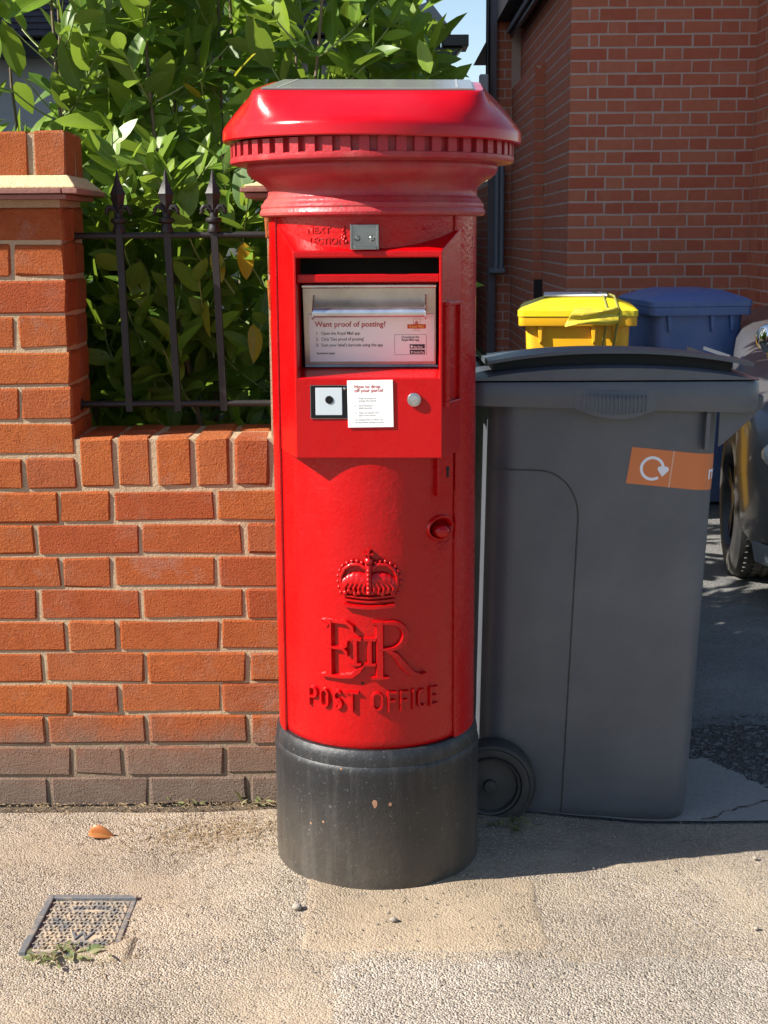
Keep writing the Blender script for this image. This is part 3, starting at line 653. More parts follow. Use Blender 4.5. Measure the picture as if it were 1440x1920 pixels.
def letter(ch, x, z0, z1, w_, t):
    m = MB(); zc = (z0+z1)/2; hh = z1-z0; e = t*0.5; rx = w_/2-e; ry = hh/2-e; cx = x+w_/2
    j = iter([0.0068+0.0003*k for k in range(6)])
    S = lambda p, tt=t: stroke(m, p, tt, next(j), 0.5)
    if ch == 'P': S([(x+e, z0), (x+e, z1)]); S([(x+e, z1-e)]+arc(x+w_-e-hh*.26+.004, z1-e-hh*.23, hh*.26-.002, hh*.23, 90, -90)+[(x+e, z1-e-hh*.46)])
    if ch == 'O': S(arc(cx, zc+ry*.45, rx, ry*.55, 0, 180)+arc(cx, zc-ry*.45, rx, ry*.55, 180, 360)+[(cx+rx, zc+ry*.46)])
    if ch == 'S': S(arc(cx, z1-e-hh*.215, rx, hh*.215, 35, 270, 14)+arc(cx, z0+e+hh*.215, rx, hh*.215, 90, -140, 14))
    if ch == 'T': S([(x, z1-e), (x+w_, z1-e)]); S([(cx, z0), (cx, z1-e)])
    if ch == 'F': S([(x+e, z0), (x+e, z1)]); S([(x+e, z1-e), (x+w_, z1-e)]); S([(x+e, zc), (x+w_*.85, zc)])
    if ch == 'I': S([(cx, z0), (cx, z1)])
    if ch == 'C': S(arc(cx, zc+ry*.4, rx, ry*.6, 35, 180)+arc(cx, zc-ry*.4, rx, ry*.6, 180, 325))
    if ch == 'E': S([(x+e, z0), (x+e, z1)]); S([(x+e, z1-e), (x+w_, z1-e)]); S([(x+e, zc), (x+w_*.85, zc)]); S([(x+e, z0+e), (x+w_, z0+e)])
    m.build('raised_letter', M['red_gloss'], door, 25)
for ch, x, w_ in (('P', -.136, .023), ('O', -.108, .0225), ('S', -.079, .0215), ('T', -.053, .0255), ('O', -.0045, .0245), ('F', .025, .0185), ('F', .0485, .0185), ('I', .0715, .009), ('C', .083, .0215), ('E', .109, .020)):
    letter(ch, x+.004, 0.359, 0.3995, w_, 0.0074)
# royal cypher E II R
def serif_letter(kind):
    m = MB(); B, Tt = 0.424, 0.537; hh = [0.0098+0.0004*k for k in range(12)]; it = iter(hh)
    S = lambda p, w_, top=0.6: stroke(m, p, [q*1.22 for q in w_] if isinstance(w_, (list, tuple)) else w_*1.18, next(it), top)
    if kind == 'E':
        S([(-.080, B), (-.080, Tt)], .0165); S([(-.094, Tt-.003), (-.045, Tt-.003), (-.035, Tt-.011), (-.031, Tt-.022)], [.006, .007, .009, .002])
        S([(-.100, B+.002), (-.090, B+.003), (-.060, B+.003), (-.036, B+.006), (-.022, B+.017), (-.012, B+.028)], [.005, .007, .008, .011, .010, .002])
        S([(-.080, .4835), (-.052, .4835), (-.046, .489), (-.043, .498)], [.006, .006, .008, .002]); S([(-.052, .4835), (-.046, .477), (-.043, .468)], [.006, .008, .002])
        S([(-.094, Tt-.003), (-.080, Tt-.012)], [.003, .010])
    if kind == 'R':
        S([(.0165, B), (.0165, Tt)], .0155); S([(.002, Tt-.003), (.030, Tt-.003)]+arc(.036, .5085, .0285, .0255, 88, -88, 16)+[(.018, .4825)], [.006, .006]+[.0075+.007*math.sin(PI*i/16) for i in range(17)]+[.006])
        S([(.030, .4815), (.046, .470), (.062, .448), (.078, .431), (.094, .4255), (.106, .430)], [.008, .013, .015, .012, .008, .003])
        S([(.001, B+.002), (.012, B+.003), (.033, B+.003)], [.006, .007, .004])
    if kind == 'I':
        S([(0, .4535), (0, .503)], .0105, .5); S([(-.0115, .5025), (.0115, .5025)], .0075); S([(-.0105, .4535), (.0105, .4535)], .0065)
    return m
serif_letter('E').build('raised_letter', M['red_gloss'], door, 25); serif_letter('R').build('raised_letter', M['red_gloss'], door, 25)
for dx in (-.0285, -.0015):
    mm = serif_letter('I'); a = dx/RD
    o = mm.build('raised_numeral', M['red_gloss'], door, 25); o.rotation_euler = (0, 0, a)
m = MB(); m.lathe([(0.0, 0.001), (0.0022, 0.0008), (0.0028, 0)], 10, M=Matrix.Translation(cyl(-.0165, .4145, 0)) @ Matrix.Rotation(PI/2, 4, 'X')); m.build('screw', M['black'], door)
# crown
cz, cs0 = 0.0, -0.0025
def cw(x, z, h=0.0): return cyl(cs0+x, z, h)
m = MB()
def rl(pts, w_, h, top=0.6): stroke(m, [(cs0+a, b) for a, b in pts], w_, h, top)
rl([(-.047+.0094*i, .5645+.0012*abs(i-5)**1.3*.35) for i in range(11)], .0098, .0105)
rl([(-.047+.0094*i, .5755+.0012*abs(i-5)**1.3*.35) for i in range(11)], .006, .0075)
rl([(-.0475+.0095*i, .5835+.0012*abs(i-5)**1.3*.4) for i in range(11)], .0055, .0095)
m.build('crown_circlet', M['red_gloss'], door, 30)
m = MB()                                # velvet cap, two lobes
for s in (-1, 1):
    for j in range(5):
        t = j/4; m.ball(cw(s*(.010+.029*t), .610+.005*math.sin(PI*t)-0.003*t, 0.002), .0185-.003*t, 12, 8, (1, .5, 1.15))
    for k in range(7): m.ball(cw(s*(.006+.0062*k), .5945+.003*math.sin(k*1.7), .0075), .0055, 9, 6)
    for k in range(5): m.tube([cw(s*(.008+.008*k), .592, .011), cw(s*(.010+.0085*k), .603, .0125), cw(s*(.006+.008*k), .612, .0115)], [.0022, .0028, .0015], 6)
m.build('crown_cap', M['red_gloss'], door, 50)
m = MB()                                # arches with pearls
for s in (-1, 1):
    pa = [(0.006, .640), (.018, .6475), (.032, .6465), (.0445, .638), (.0515, .624), (.0515, .608), (.0465, .594)]
    m.tube([cw(s*a, b, .0055) for a, b in pa], .0042, 8)
    for k in range(11):
        u = k/10*(len(pa)-1); i = min(int(u), len(pa)-2); f_ = u-i
        x, z = pa[i][0]*(1-f_)+pa[i+1][0]*f_, pa[i][1]*(1-f_)+pa[i+1][1]*f_
        d = Vector((x-.02, z-.605)).normalized()*.0062
        m.ball(cw(s*(x+d.x), z+d.y, .0055), .0039, 8, 6)
m.tube([cw(0, .592, .0085), cw(0, .61, .0105), cw(0, .630, .010), cw(0, .645, .007)], [.0065, .006, .0055, .0065], 8)
for k in range(6): m.ball(cw(0, .594+.0085*k, .0135), .0042, 8, 6)
m.build('crown_arch', M['red_gloss'], door, 50)
m = MB(); m.ball(cw(0, .6535, .006), .0085, 12, 8)
rl([(-.0085, .6675), (-.003, .6675)], [.010, .0045], .012); rl([(.0085, .6675), (.003, .6675)], [.010, .0045], .0123); rl([(0, .6755), (0, .6695)], [.010, .0045], .0126); rl([(0, .6595), (0, .6655)], [.0075, .0045], .0128); rl([(-.003, .6675), (.003, .6675)], .0045, .0130)
m.build('crown_orb', M['red_gloss'], door, 40)
# NEXT COLLECTION, half lost under paint and the hasp
for s, x, z in (('NEXT', -.117, 1.2535), ('LECTION', -.112, 1.2345)):
    text_mesh(s, 0.0185, M['red_gloss'], None, 'raised_lettering', door, extrude=0.0013, bold=0.0004, sx=1.02 if s == 'NEXT' else 0.93, warp=lambda p, x=x, z=z: cyl(x+p.x, z+p.y*0.86, 0.0004+p.z))
# notice frame on the right-hand bevel of the housing
A = Vector((HX, HY, 0)); Bv = Vector((SXB, SYB, 0)); u = (Bv-A).normalized(); nrm = Vector((-u.y, u.x, 0)); nrm = nrm if nrm.x > 0 else -nrm
Rm = Matrix(((u.x, 0, nrm.x, A.x), (u.y, 0, nrm.y, A.y), (0, 1, 0, 0), (0, 0, 0, 1)))
m = MB(); x0, x1, z0, z1 = 0.012, 0.083, 0.94, 1.13
for a in ((x0, x1, z0, z0+.010), (x0, x1, z1-.007, z1), (x0, x0+.007, z0+.010, z1-.007), (x1-.009, x1, z0+.010, z1-.007)): m.box(a[0], a[1], a[2], a[3], -0.002, 0.0095, Rm)
nf = m.build('plate_holder', M['red_gloss'], box, bevel=0.0015)
m = MB(); m.box(x0+.0075, x1-.0095, z0+.0105, z1-.0075, 0.0005, 0.0025, Rm); m.build('backing_plate', M['red_gloss'], nf)
# key plate and pull handle
m = MB()
def patch(s0, s1, z0, z1, h0, h1, n=6):
    b = len(m.v)
    for hh in (h0, h1):
        for zz in (z0, z1):
            for i in range(n+1): m.v.append(tuple(cyl(s0+(s1-s0)*i/n, zz, hh)))
    k = n+1
    for i in range(n): m.f += [(b+2*k+i, b+2*k+i+1, b+3*k+i+1, b+3*k+i), (b+i, b+i+1, b+2*k+i+1, b+2*k+i), (b+k+i+1, b+k+i, b+3*k+i, b+3*k+i+1)]
    m.f += [(b, b+2*k, b+3*k, b+k), (b+n, b+k+n, b+3*k+n, b+2*k+n)]
patch(.130, .168, .768, .846, -0.002, 0.0095); kp = m.build('lock_plate', M['red_gloss'], box, 30, bevel=0.0015)
m = MB(); kc = cyl(.1525, .815, .0102); kt = Matrix.Translation(kc) @ Matrix.Rotation(.1525/RD, 4, 'Z') @ Matrix.Rotation(PI/2, 4, 'X')
m.prism([(.0042*math.cos(rad(a)), .0042*math.sin(rad(a))+.004) for a in range(-50, 231, 20)]+[(-.0026, -.0105), (-.0015, -.0125), (.0015, -.0125), (.0026, -.0105)], -0.001, 0.0004, kt); m.build('keyhole', M['black'], kp)
m = MB()                                # recessed finger pull: raised rim and a bulge below the hollow
hc = (.142, .706)
ring = [(hc[0]+.0295*math.cos(2*PI*i/28), hc[1]+.0215*math.sin(2*PI*i/28)) for i in range(29)]
stroke(m, ring, .009, .0065, .3)
pull = m.build('finger_pull', M['red_gloss'], door, 60)
m = MB(); m.ball(cyl(hc[0]+.002, hc[1]-.007, -.001), .0195, 20, 12, (.95, .75, .68)); m.build('pull_grip', M['red_gloss'], pull, 60)
m = MB(); rn = random.Random(5)
for i in range(60):
    u_, v_ = rn.gauss(0, .011), -abs(rn.gauss(0, .010)); m.ball(cyl(hc[0]+.006+u_, hc[1]-.021+v_, -.001), rn.uniform(.0015, .004), 7, 5)
m.build('paint_runs', M['red_gloss'], pull, 60)
m = MB(); rn = random.Random(6)
for i in range(26): m.ball(cyl(.108+rn.gauss(0, .012), 1.262+rn.gauss(0, .004), -.001), rn.uniform(.001, .0026), 7, 5)
for i in range(10): m.ball(cyl(-.042+rn.gauss(0, .002), 1.238+i*.0028, -.0008), rn.uniform(.0022, .0045), 7, 5)
m.build('paint_runs', M['red_gloss'], door, 60)
# rib beside the frame edge, right of the lock
m = MB(); patch(.181, .200, .76, .92, -0.004, 0.0048, 4); m.build('edge_rib', M['red_gloss'], box, 30, bevel=0.0015)
# --- crown moulding under the hood
prof = [(0.190, 1.2835), (0.2105, 1.2838), (0.2140, 1.2862), (0.2150, 1.2905), (0.2135, 1.2955), (0.2115, 1.2985), (0.2125, 1.3015), (0.2115, 1.3065), (0.2080, 1.3095), (0.2065, 1.3125), (0.2045, 1.3155), (0.2005, 1.3190), (0.1985, 1.3245), (0.1990, 1.3310), (0.2020, 1.3375), (0.2080, 1.3435), (0.2170, 1.3490), (0.2270, 1.3545), (0.2340, 1.3605), (0.2375, 1.3670), (0.2380, 1.3730), (0.2360, 1.3780), (0.2365, 1.3800), (0.2640, 1.3800), (0.2675, 1.3815), (0.2685, 1.3850), (0.2680, 1.3905), (0.2650, 1.3925), (0.2580, 1.3928), (0.2575, 1.4185), (0.20, 1.4190)]
m = MB(); m.lathe(prof, 144); cor = m.build('cornice', M['red_faded'], box, 28)
dmesh = None
for i in range(52):
    a = 2*PI*i/52
    if dmesh is None:
        m = MB(); m.box(-.0088, .0088, -.2672, -.255, 1.3915, 1.4172); dmesh = m.mesh('dentil', M['red_faded'])
    o = link('dentil', dmesh, cor); o.rotation_euler = (0, 0, a)
# --- hood with solar panel, sitting a touch crooked
hood = MB(); NH = 160
def hoodP(i, j):
    a = 2*PI*i/NH; ca, sa = math.cos(a), math.sin(a)
    circ = Vector((0.2815*sa, -0.2815*ca, 0))
    # squarish top outline, tilted to the front
    e = 11.0; k = (abs(sa)**e+abs(ca)**e)**(-1/e); sq = Vector((0.2085*k*sa, -0.192*k*ca, 0)); sq.z = 1.5205+0.142*sq.y
    if j == 0: return circ*0.90+Vector((0, 0, 1.4175))
    if j == 1: return circ*0.992+Vector((0, 0, 1.4150))
    if j == 2: return circ*1.0+Vector((0, 0, 1.4175))
    if j == 3: return circ*1.0+Vector((0, 0, 1.4330))
    if j == 4: return circ*0.996+Vector((0, 0, 1.4380))
    if j == 5: return circ*0.988+Vector((0, 0, 1.4420))
    n = 13
    t = (j-5)/(n-5)
    if j < n:
        p0 = circ*0.988+Vector((0, 0, 1.4420)); p = p0.lerp(sq, t); bul = 0.004*math.sin(PI*t); return p+Vector((p.x, p.y, 0)).normalized()*bul*0.6+Vector((0, 0, bul*0.3))
    if j == n: return sq+Vector((0, 0, 0.0))
    if j == n+1: q = sq*0.985; q.z = 1.5232+0.142*q.y; return q
    f_ = (0.8, 0.4, 0.0)[j-n-2]; q = sq*f_; q.z = 1.5240+0.142*q.y; return q
hood.grid(hoodP, NH, 18, True)
ho = hood.build('hood', M['red_hood'], box, 32); ho.rotation_euler = (0, rad(0.75), 0); ho.location = (-0.0185, 0, 0.002)
PT_ = Matrix.Translation((0, 0, 1.5255)) @ Matrix.Rotation(math.atan(0.142), 4, 'X')
m = MB(); m.box(-0.187, 0.187, -0.182, 0.182, -0.002, 0.002, PT_); pn = m.build('solar_panel', M['solar'], ho, bevel=0.001)
for x in (-0.158, 0.158):
    m = MB(); m.box(x-.002, x+.002, -0.18, 0.18, 0.0021, 0.0027, PT_); m.build('panel_strip', M['solar_line'], pn)

# ============================================================ WHEELIE BINS
def rrect(x0, x1, y0, y1, r, n=6):
    pts = []
    for cx, cy, a in ((x1-r, y0+r, -90), (x1-r, y1-r, 0), (x0+r, y1-r, 90), (x0+r, y0+r, 180)):
        pts += [(cx+r*math.cos(rad(a+90*i/n)), cy+r*math.sin(rad(a+90*i/n))) for i in range(n+1)]
    return pts
def loft(m, secs, capb=True, capt=False):
    """secs: list of (outline, z or z-function)"""
    n = len(secs[0][0])
    def P(i, j):
        x, y = secs[j][0][i]; z = secs[j][1]; return (x, y, z(x, y) if callable(z) else z)
    b = m.grid(P, n, len(secs), True)
    if capb: m.cap(b, n, True)
    if capt: m.cap(b+n*(len(secs)-1), n)

def wheel_parts(parent, x, y, z, r, wdt, side):
    T = Matrix.Translation((x, y, z)) @ Matrix.Rotation(PI/2*side, 4, 'X')     # axle along y, outer face towards -y when side=1
    m = MB(); h = wdt/2
    m.lathe([(r*.66, h*.75), (r*.69, h), (r*.80, h*1.05), (r*.84, h*.98), (r*.87, h*1.04), (r*.93, h*.95), (r, h*.5), (r, -h*.5), (r*.93, -h), (r*.66, -h*.8)], 48, M=T)
    wh = m.build('wheel', M['rubber'], parent, 35)
    m = MB(); m.lathe([(0, h*.98), (r*.13, h*.95), (r*.15, h*.6), (r*.40, h*.52), (r*.57, h*.55), (r*.60, h*.95), (r*.64, h*1.0), (r*.67, h*.8), (r*.66, -h*.7)], 40, M=T)
    m.build('wheel_disc', M['bin_dark'], wh, 35)
    return wh

# --- big grey bin beside the postbox; local x: rear(-) to front(+), near side at y=0
gb = thing('wheelie_bin', (0.193, 2.93, -0.0205), 'large charcoal grey wheeled bin standing right behind the red postbox', 'wheeled bin', (0, rad(1.9), rad(0.4)))
gb.scale = (1.022, 1.0, 1.02)
WB = 0.47
m = MB()
def sec(z):
    t = z/0.94
    x0 = 0.012-0.012*t; x1 = 0.469+0.004*t; y0 = 0.028*(1-t); y1 = WB-0.028*(1-t)
    return rrect(x0, x1, y0, y1, 0.052+0.008*t, 8)
def inset(o, d):
    cx = sum(p[0] for p in o)/len(o); cy = sum(p[1] for p in o)/len(o); return [(x-(d if x > cx else -d), y-(d if y > cy else -d)) for x, y in o]
zz = [0.03+0.045*i for i in range(21)]
loft(m, [(inset(sec(0.0), 0.022), lambda x, y: 0.003-.017*x), (inset(sec(0.0), 0.012), lambda x, y: 0.006-.017*x), (inset(sec(.01), 0.004), lambda x, y: 0.014-.012*x)]+[(sec(z), z) for z in zz])
bb = m.build('body', M['bin_grey'], gb, 40)
# moulded groove of the wheel housing panel: thin raised lip down the side
m = MB()
gp = [(0.0, 0.772)]+[(0.105+0.085*math.sin(rad(a)), 0.772-0.10+0.10*math.cos(rad(a))) for a in range(0, 91, 9)]+[(0.190, 0.35), (0.190, 0.02)]
def yside(z): return 0.028*(1-z/0.94)
for k in range(len(gp)-1):
    pass
P3 = [Vector((x, yside(z)-0.0006, z)) for x, z in gp]
m.tube(P3, 0.0016, 6); m.build('moulding_line', M['bin_dark'], gb, 40)
# rim collar
m = MB()
def zrim(d): return lambda x, y: d
o0 = rrect(-0.055, 0.545, -0.026, WB+0.026, 0.045, 8); o1 = inset(o0, 0.004)
loft(m, [(inset(o0, 0.03), 0.905), (inset(o0, 0.002), 0.905), (o0, 0.910), (o0, lambda x, y: 0.944+0.018*(x+.055)/.6), (o1, lambda x, y: 0.951+0.018*(x+.055)/.6), (inset(o0, 0.04), lambda x, y: 0.951+0.018*(x+.055)/.6)])
rim = m.build('rim', M['bin_grey'], gb, 40)
for yy in (-0.0265, WB+0.0265):                         # finger grips bulging below the rim
    m = MB(); nn = 24; y_ = 0.012 if yy > 0 else -0.012
    m.grid(lambda i, j: (0.165+0.165*i/nn, yy+(0 if j == 0 else y_*math.sin(PI*i/nn)*(0.4, 1, .8, .0)[j]), (0.945, 0.925, 0.9055-0.019*math.sin(PI*i/nn), 0.9055-0.019*math.sin(PI*i/nn)+0.012)[j]), nn+1, 4); gp_ = m.build('finger_grip', M['bin_grey'], gb, 50)
    if yy < 0:
        for i in range(17):
            m = MB(); x = 0.180+0.008*i; m.box(x, x+0.002, yy-0.0125*math.sin(PI*(x-.165)/.165)-.0012, yy-0.0125*math.sin(PI*(x-.165)/.165)+.004, 0.908-0.012*math.sin(PI*(x-.165)/.165), 0.936); m.build('grip_rib', M['bin_grey'], gp_)
# front nose of the rim, brackets and corner ribs
m = MB(); m.box(0.5455, 0.562, 0.03, WB-0.03, 0.905, 0.936); m.build('lift_edge', M['bin_grey'], gb, bevel=0.004)
for yy in (0.004, WB-0.010):
    m = MB(); m.prism([(0.466, 0.9045), (0.546, 0.9045), (0.476, 0.835), (0.468, 0.83)], yy, yy+0.006, Matrix(((1, 0, 0, 0), (0, 0, 1, 0), (0, 1, 0, 0), (0, 0, 0, 1)))); m.build('corner_bracket', M['bin_grey'], gb, bevel=0.001)
for xx in (0.436,):
    m = MB(); m.box(xx, xx+0.009, -0.016, 0.006, 0.825, 0.9045); m.build('corner_rib', M['bin_grey'], gb, bevel=0.002)
# lid: low dome with a raised rib along the edge
m = MB(); ni, nj = 41, 25
LX0, LX1, LY0, LY1 = -0.06, 0.535, -0.022, WB+0.022
def lidz(u, v, a, b): return a+b*(1-(abs(2*u-1))**2.4)
def lidP(i, j, off=0.0):
    u, v = i/(ni-1), j/(nj-1); x = LX0+(LX1-LX0)*u; y = LY0+(LY1-LY0)*v
    ed = min(1.0, min(v, 1-v)/0.06); return (x, y, 0.9525+0.018*u+0.026*(1-abs(2*u-1)**2.4)+0.004*ed**0.5)
m.grid(lidP, ni, nj)
b = len(m.v); per = [(i, 0) for i in range(ni)]+[(ni-1, j) for j in range(1, nj)]+[(i, nj-1) for i in range(ni-2, -1, -1)]+[(0, j) for j in range(nj-2, 0, -1)]
m.grid(lambda i, j: (lidP(*per[i])[0], lidP(*per[i])[1], 0.9545+0.018*(lidP(*per[i])[0]+.06)/.6 if j else lidP(*per[i])[2]), len(per), 2, True)
lid = m.build('lid', M['bin_lid_grey'], gb, 40)
m = MB()                                                # raised central panel of the lid overhanging a recessed wall
X0, X1, Y0, Y1 = 0.005, 0.495, 0.018, WB-0.018
def dome(x): u = (x-LX0)/(LX1-LX0); return 0.9565+0.018*u+0.026*(1-abs(2*u-1)**2.4)
ol = rrect(X0, X1, Y0, Y1, 0.03, 6); ol2 = inset(ol, 0.006)
def topz(x, d=0): u = (x-X0)/(X1-X0); return 0.993+0.010*u+0.0245*(1-abs(2*u-1)**2.2)
ol = rrect(X0, X1, Y0, Y1, 0.03, 6); nD = 40
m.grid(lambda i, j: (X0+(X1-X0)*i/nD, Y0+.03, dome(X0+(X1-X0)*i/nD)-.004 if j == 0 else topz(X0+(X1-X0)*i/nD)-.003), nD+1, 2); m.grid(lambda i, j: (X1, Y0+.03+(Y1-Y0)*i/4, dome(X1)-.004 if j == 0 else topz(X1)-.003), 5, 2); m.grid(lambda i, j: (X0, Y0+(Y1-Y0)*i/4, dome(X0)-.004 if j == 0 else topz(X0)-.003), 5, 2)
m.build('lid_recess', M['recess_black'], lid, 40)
m = MB(); oo = rrect(X0-0.012, X1+0.03, Y0-0.012, Y1+0.012, 0.035, 6)
n = 30
def dens(o): return o
m.grid(lambda i, j: (X0-0.015+(X1-X0+0.05)*i/n, Y0-0.012+(Y1-Y0+0.024)*j/8, topz(X0+(X1-X0)*min(1, max(0, i/n))) + (0.003 if 0 < j < 8 else 0)-0.034*(j/8)**1.6), n+1, 9)
m.grid(lambda i, j: (X0-0.015+(X1-X0+0.05)*i/n, Y0-0.012+(0.012 if j == 2 else 0), topz(X0+(X1-X0)*i/n)-(0, 0.007, 0.007)[j]), n+1, 3)
m.grid(lambda i, j: (X1+0.035-(0.004 if j == 2 else 0), Y0-0.012+(Y1-Y0+0.024)*i/8, topz(X1)-(0, 0.007, 0.007)[j]), 9, 3)
m.grid(lambda i, j: (X0-0.015, Y0-0.012+(Y1-Y0+0.024)*i/8, topz(X0)-(0, 0.012)[j]), 9, 2)
m.build('lid_panel', M['bin_lid_grey'], lid, 40)
m = MB(); m.tube([(-0.12, 0.06, 0.95), (-0.125, WB-0.06, 0.95)], 0.013, 12); hbar = m.build('handle', M['bin_dark'], gb, 40)
for yy in (0.07, WB-0.08):
    m = MB(); m.box(-0.125, -0.05, yy, yy+0.014, 0.93, 0.955); m.build('handle_arm', M['bin_grey'], hbar, bevel=0.003)
for yy, sd_ in ((0.004, 1), (WB-0.004, -1)): wheel_parts(gb, 0.030, yy, 0.092, 0.098, 0.052, sd_)
m = MB(); m.tube([(0.03, 0.02, 0.092), (0.03, WB-0.02, 0.092)], 0.011, 10); m.build('axle', M['steel_dark'], gb, 40)
# orange recycling sticker wrapped over the near side and round the front corner
m = MB()
oS = sec(0.77)
def side_pt(d, z, lift=0.0008):
    """walk along the body outline from the near side to the front: d metres from x=0.30 on the near side"""
    o = sec(z); r = 0.052+0.008*z/0.94; x1 = max(p[0] for p in o); y0 = min(p[1] for p in o); straight = x1-r-0.290
    if d <= straight: return Vector((0.290+d, y0-lift, z))
    a = (d-straight)/r
    if a <= PI/2: return Vector((x1-r+(r+lift)*math.sin(a), y0+r-(r+lift)*math.cos(a), z))
    return Vector((x1+lift, y0+r+(d-straight-r*PI/2), z))
def stz(d, v): return 0.826-0.076*v-0.075*d
ns = 28
m.grid(lambda i, j: side_pt(0.004*j*(1-i/ns)*-1+0.0+i/ns*0.34+0.002, stz(i/ns*0.34, j/2)), ns+1, 3)
stk = m.build('recycling_sticker', M['sticker_orange'], gb, 50)
m = MB(); m.grid(lambda i, j: side_pt(0.087+0.003*i/1-0.006*j/2, stz(0.09, j/2), 0.0014), 2, 3); m.build('printed_line', M['sticker_line'], stk)
m = MB()
cx_, cz_ = 0.046, stz(0.046, 0.53)
na_ = 40
m.grid(lambda i, j: side_pt(cx_+(0.0195, 0.0255)[j]*math.cos(rad(5+300*i/na_)), cz_+(0.0195, 0.0255)[j]*math.sin(rad(5+300*i/na_)), 0.0015), na_+1, 2)
hd = [(0.0105, -0.001), (0.013, 0.004), (0.018, 0.005), (0.0225, 0.003), (0.027, 0.005), (0.032, 0.004), (0.0345, -0.001), (0.033, -0.005), (0.021, -0.017)]
m.add([side_pt(cx_+x, cz_+y, 0.0017) for x, y in hd], [tuple(range(len(hd)))]); m.build('recycling_mark', M['sticker_white'], stk)
text_mesh('mixed', 0.05, M['sticker_white'], None, 'lettering', stk, bold=0.0008, warp=lambda p: side_pt(0.168+p.x, stz(0.19, 0.68)+p.y*0.85, 0.0016))

# --- yellow and blue bins by the house
def small_bin(name, loc, rz, label, cat, mb, ml, wdt, dep, hgt):
    """front seen: x across, y=0 near side"""
    t = thing(name, loc, label, cat, (0, 0, rz), group='bins by the house wall')
    m = MB(); HB_ = hgt-0.10
    def sc(z):
        k = 1-z/HB_; return rrect(-wdt/2+0.04*k+0.03, wdt/2-0.04*k-0.03, 0.05*k+0.03, dep-0.05*k-0.03, 0.045, 5)
    loft(m, [(inset(sc(0), .015), 0.004)]+[(sc(HB_*i/10), 0.012+(HB_-0.012)*i/10) for i in range(11)]); body = m.build('body', mb, t, 40)
    m = MB(); o0 = rrect(-wdt/2, wdt/2, 0, dep, 0.03, 5)
    loft(m, [(inset(o0, .03), HB_-.03), (inset(o0, .002), HB_-.03), (o0, HB_-.025), (o0, HB_+.012), (inset(o0, .03), HB_+.014)]); m.build('rim', mb, t, 40)
    for x in (-wdt/2+.10, wdt/2-.20, wdt/2-.10):
        m = MB(); m.prism([(x-.012, HB_-.03), (x+.012, HB_-.03), (x+.010, HB_-.10), (x-.002, HB_-.115)], 0.012, 0.05, Matrix(((1, 0, 0, 0), (0, 0, 1, 0), (0, 1, 0, 0), (0, 0, 0, 1)))); m.build('lift_rib', mb, t, bevel=.003)
    m = MB(); loft(m, [(inset(o0, -.004), HB_+.014), (inset(o0, -.004), HB_+.040), (inset(o0, .012), HB_+.052), (inset(o0, .11), HB_+.088), (inset(o0, .14), HB_+.094)], True, True)
    l_ = m.build('lid', ml, t, 40)
    m = MB(); m.tube([(-wdt/2+.08, dep+.06, HB_), (wdt/2-.08, dep+.06, HB_)], .014, 10); m.build('handle', mb, t, 40)
    for s in (-1, 1):
        w_ = wheel_parts(t, s*(wdt/2-.05), dep-.03, .095, .095, .05, 1)
        w_.rotation_euler = (0, 0, 0)
    return t
yb = small_bin('clinical_waste_bin', (0.900, 6.6, gz(0.9, 6.6)), rad(-7), 'yellow wheeled bin by the brick house with twine round its lid', 'wheeled bin', M['bin_yellow'], M['lid_yellow'], 0.545, 0.62, 1.075)
bl = small_bin('wheelie_bin', (1.585, 7.1, gz(1.5, 7.0)), rad(6), 'blue wheeled bin in front of the brick house corner', 'wheeled bin', M['bin_blue'], M['bin_blue'], 0.52, 0.62, 1.10)
m = MB(); m.box(-0.16, 0.14, 0.16, 0.50, 1.072, 1.082); m.build('lid_label', M['hazard'], yb, bevel=.004)
for x in (0.135, 0.185):
    m = MB(); m.tube([(x-.06, .45, 1.085), (x-.015, .14, 1.075), (x, -.008, 1.022), (x+.002, -.009, .985), (x-.012, .012, .9), (x-.035, .03, .70)], .0055, 7); m.build('twine', M['twine'], yb, 50)
m = MB(); rn = random.Random(8); T = Matrix(((1, 0, 0, -.165), (0, 0, -1, .0335), (0, 1, 0, .80), (0, 0, 0, 1)))
for i in range(13): m.box(i*.0135, i*.0135+rn.uniform(.007, .011), 0, .016, 0, .001, T)
m.build('worn_print', M['faded_print'], yb)
m = MB(); T = Matrix(((1, 0, 0, -.085), (0, 0, -1, .0365), (0, 1, 0, .715), (0, 0, 0, 1))); m.prism([(-.06, 0), (0, -.06), (.06, 0), (0, .06)], 0, .002, T); hz = m.build('hazard_diamond', M['hazard'], yb)
m = MB(); m.prism([(-.022, -.006), (-.012, -.002), (-.01, .014), (0, .022), (.010, .012), (.014, -.003), (.022, -.006)], .0025, .0035, T); m.build('hazard_mark', M['print_dark'], hz)
m = MB(); T = Matrix(((1, 0, 0, -.165), (0, 0, -1, .0375), (0, 1, 0, .73), (0, 0, 0, 1)))
for i in range(4): m.box(-.02, .015-.005*(i % 2), .06-.033*i, .066-.033*i+.012, 0, .0015, T)
m.build('faded_print', M['blue_print'], bl)
m = MB()                                                # scrap of a yellow sack caught under the lid
rn = random.Random(4)
m.grid(lambda i, j: (0.0+0.05*j-0.012*i*(j < 2), -0.02-0.006*math.sin(j*1.3)+0.016*math.sin(i*2.2+j), 0.0-0.016*i+0.010*math.sin(j*2.1+i)), 6, 5)
bag = m.build('sack_scrap', M['lid_yellow'], None, 50); bag.location = (0.885, 6.575, gz(.9, 6.6)+1.03); tag(bag, 'crumpled scrap of yellow sack poking out under the yellow bin lid', 'plastic sack')
sm = bag.modifiers.new('s', 'SOLIDIFY'); sm.thickness = .004
sm = bag.modifiers.new('u', 'SUBSURF'); sm.levels = 2; sm.render_levels = 2

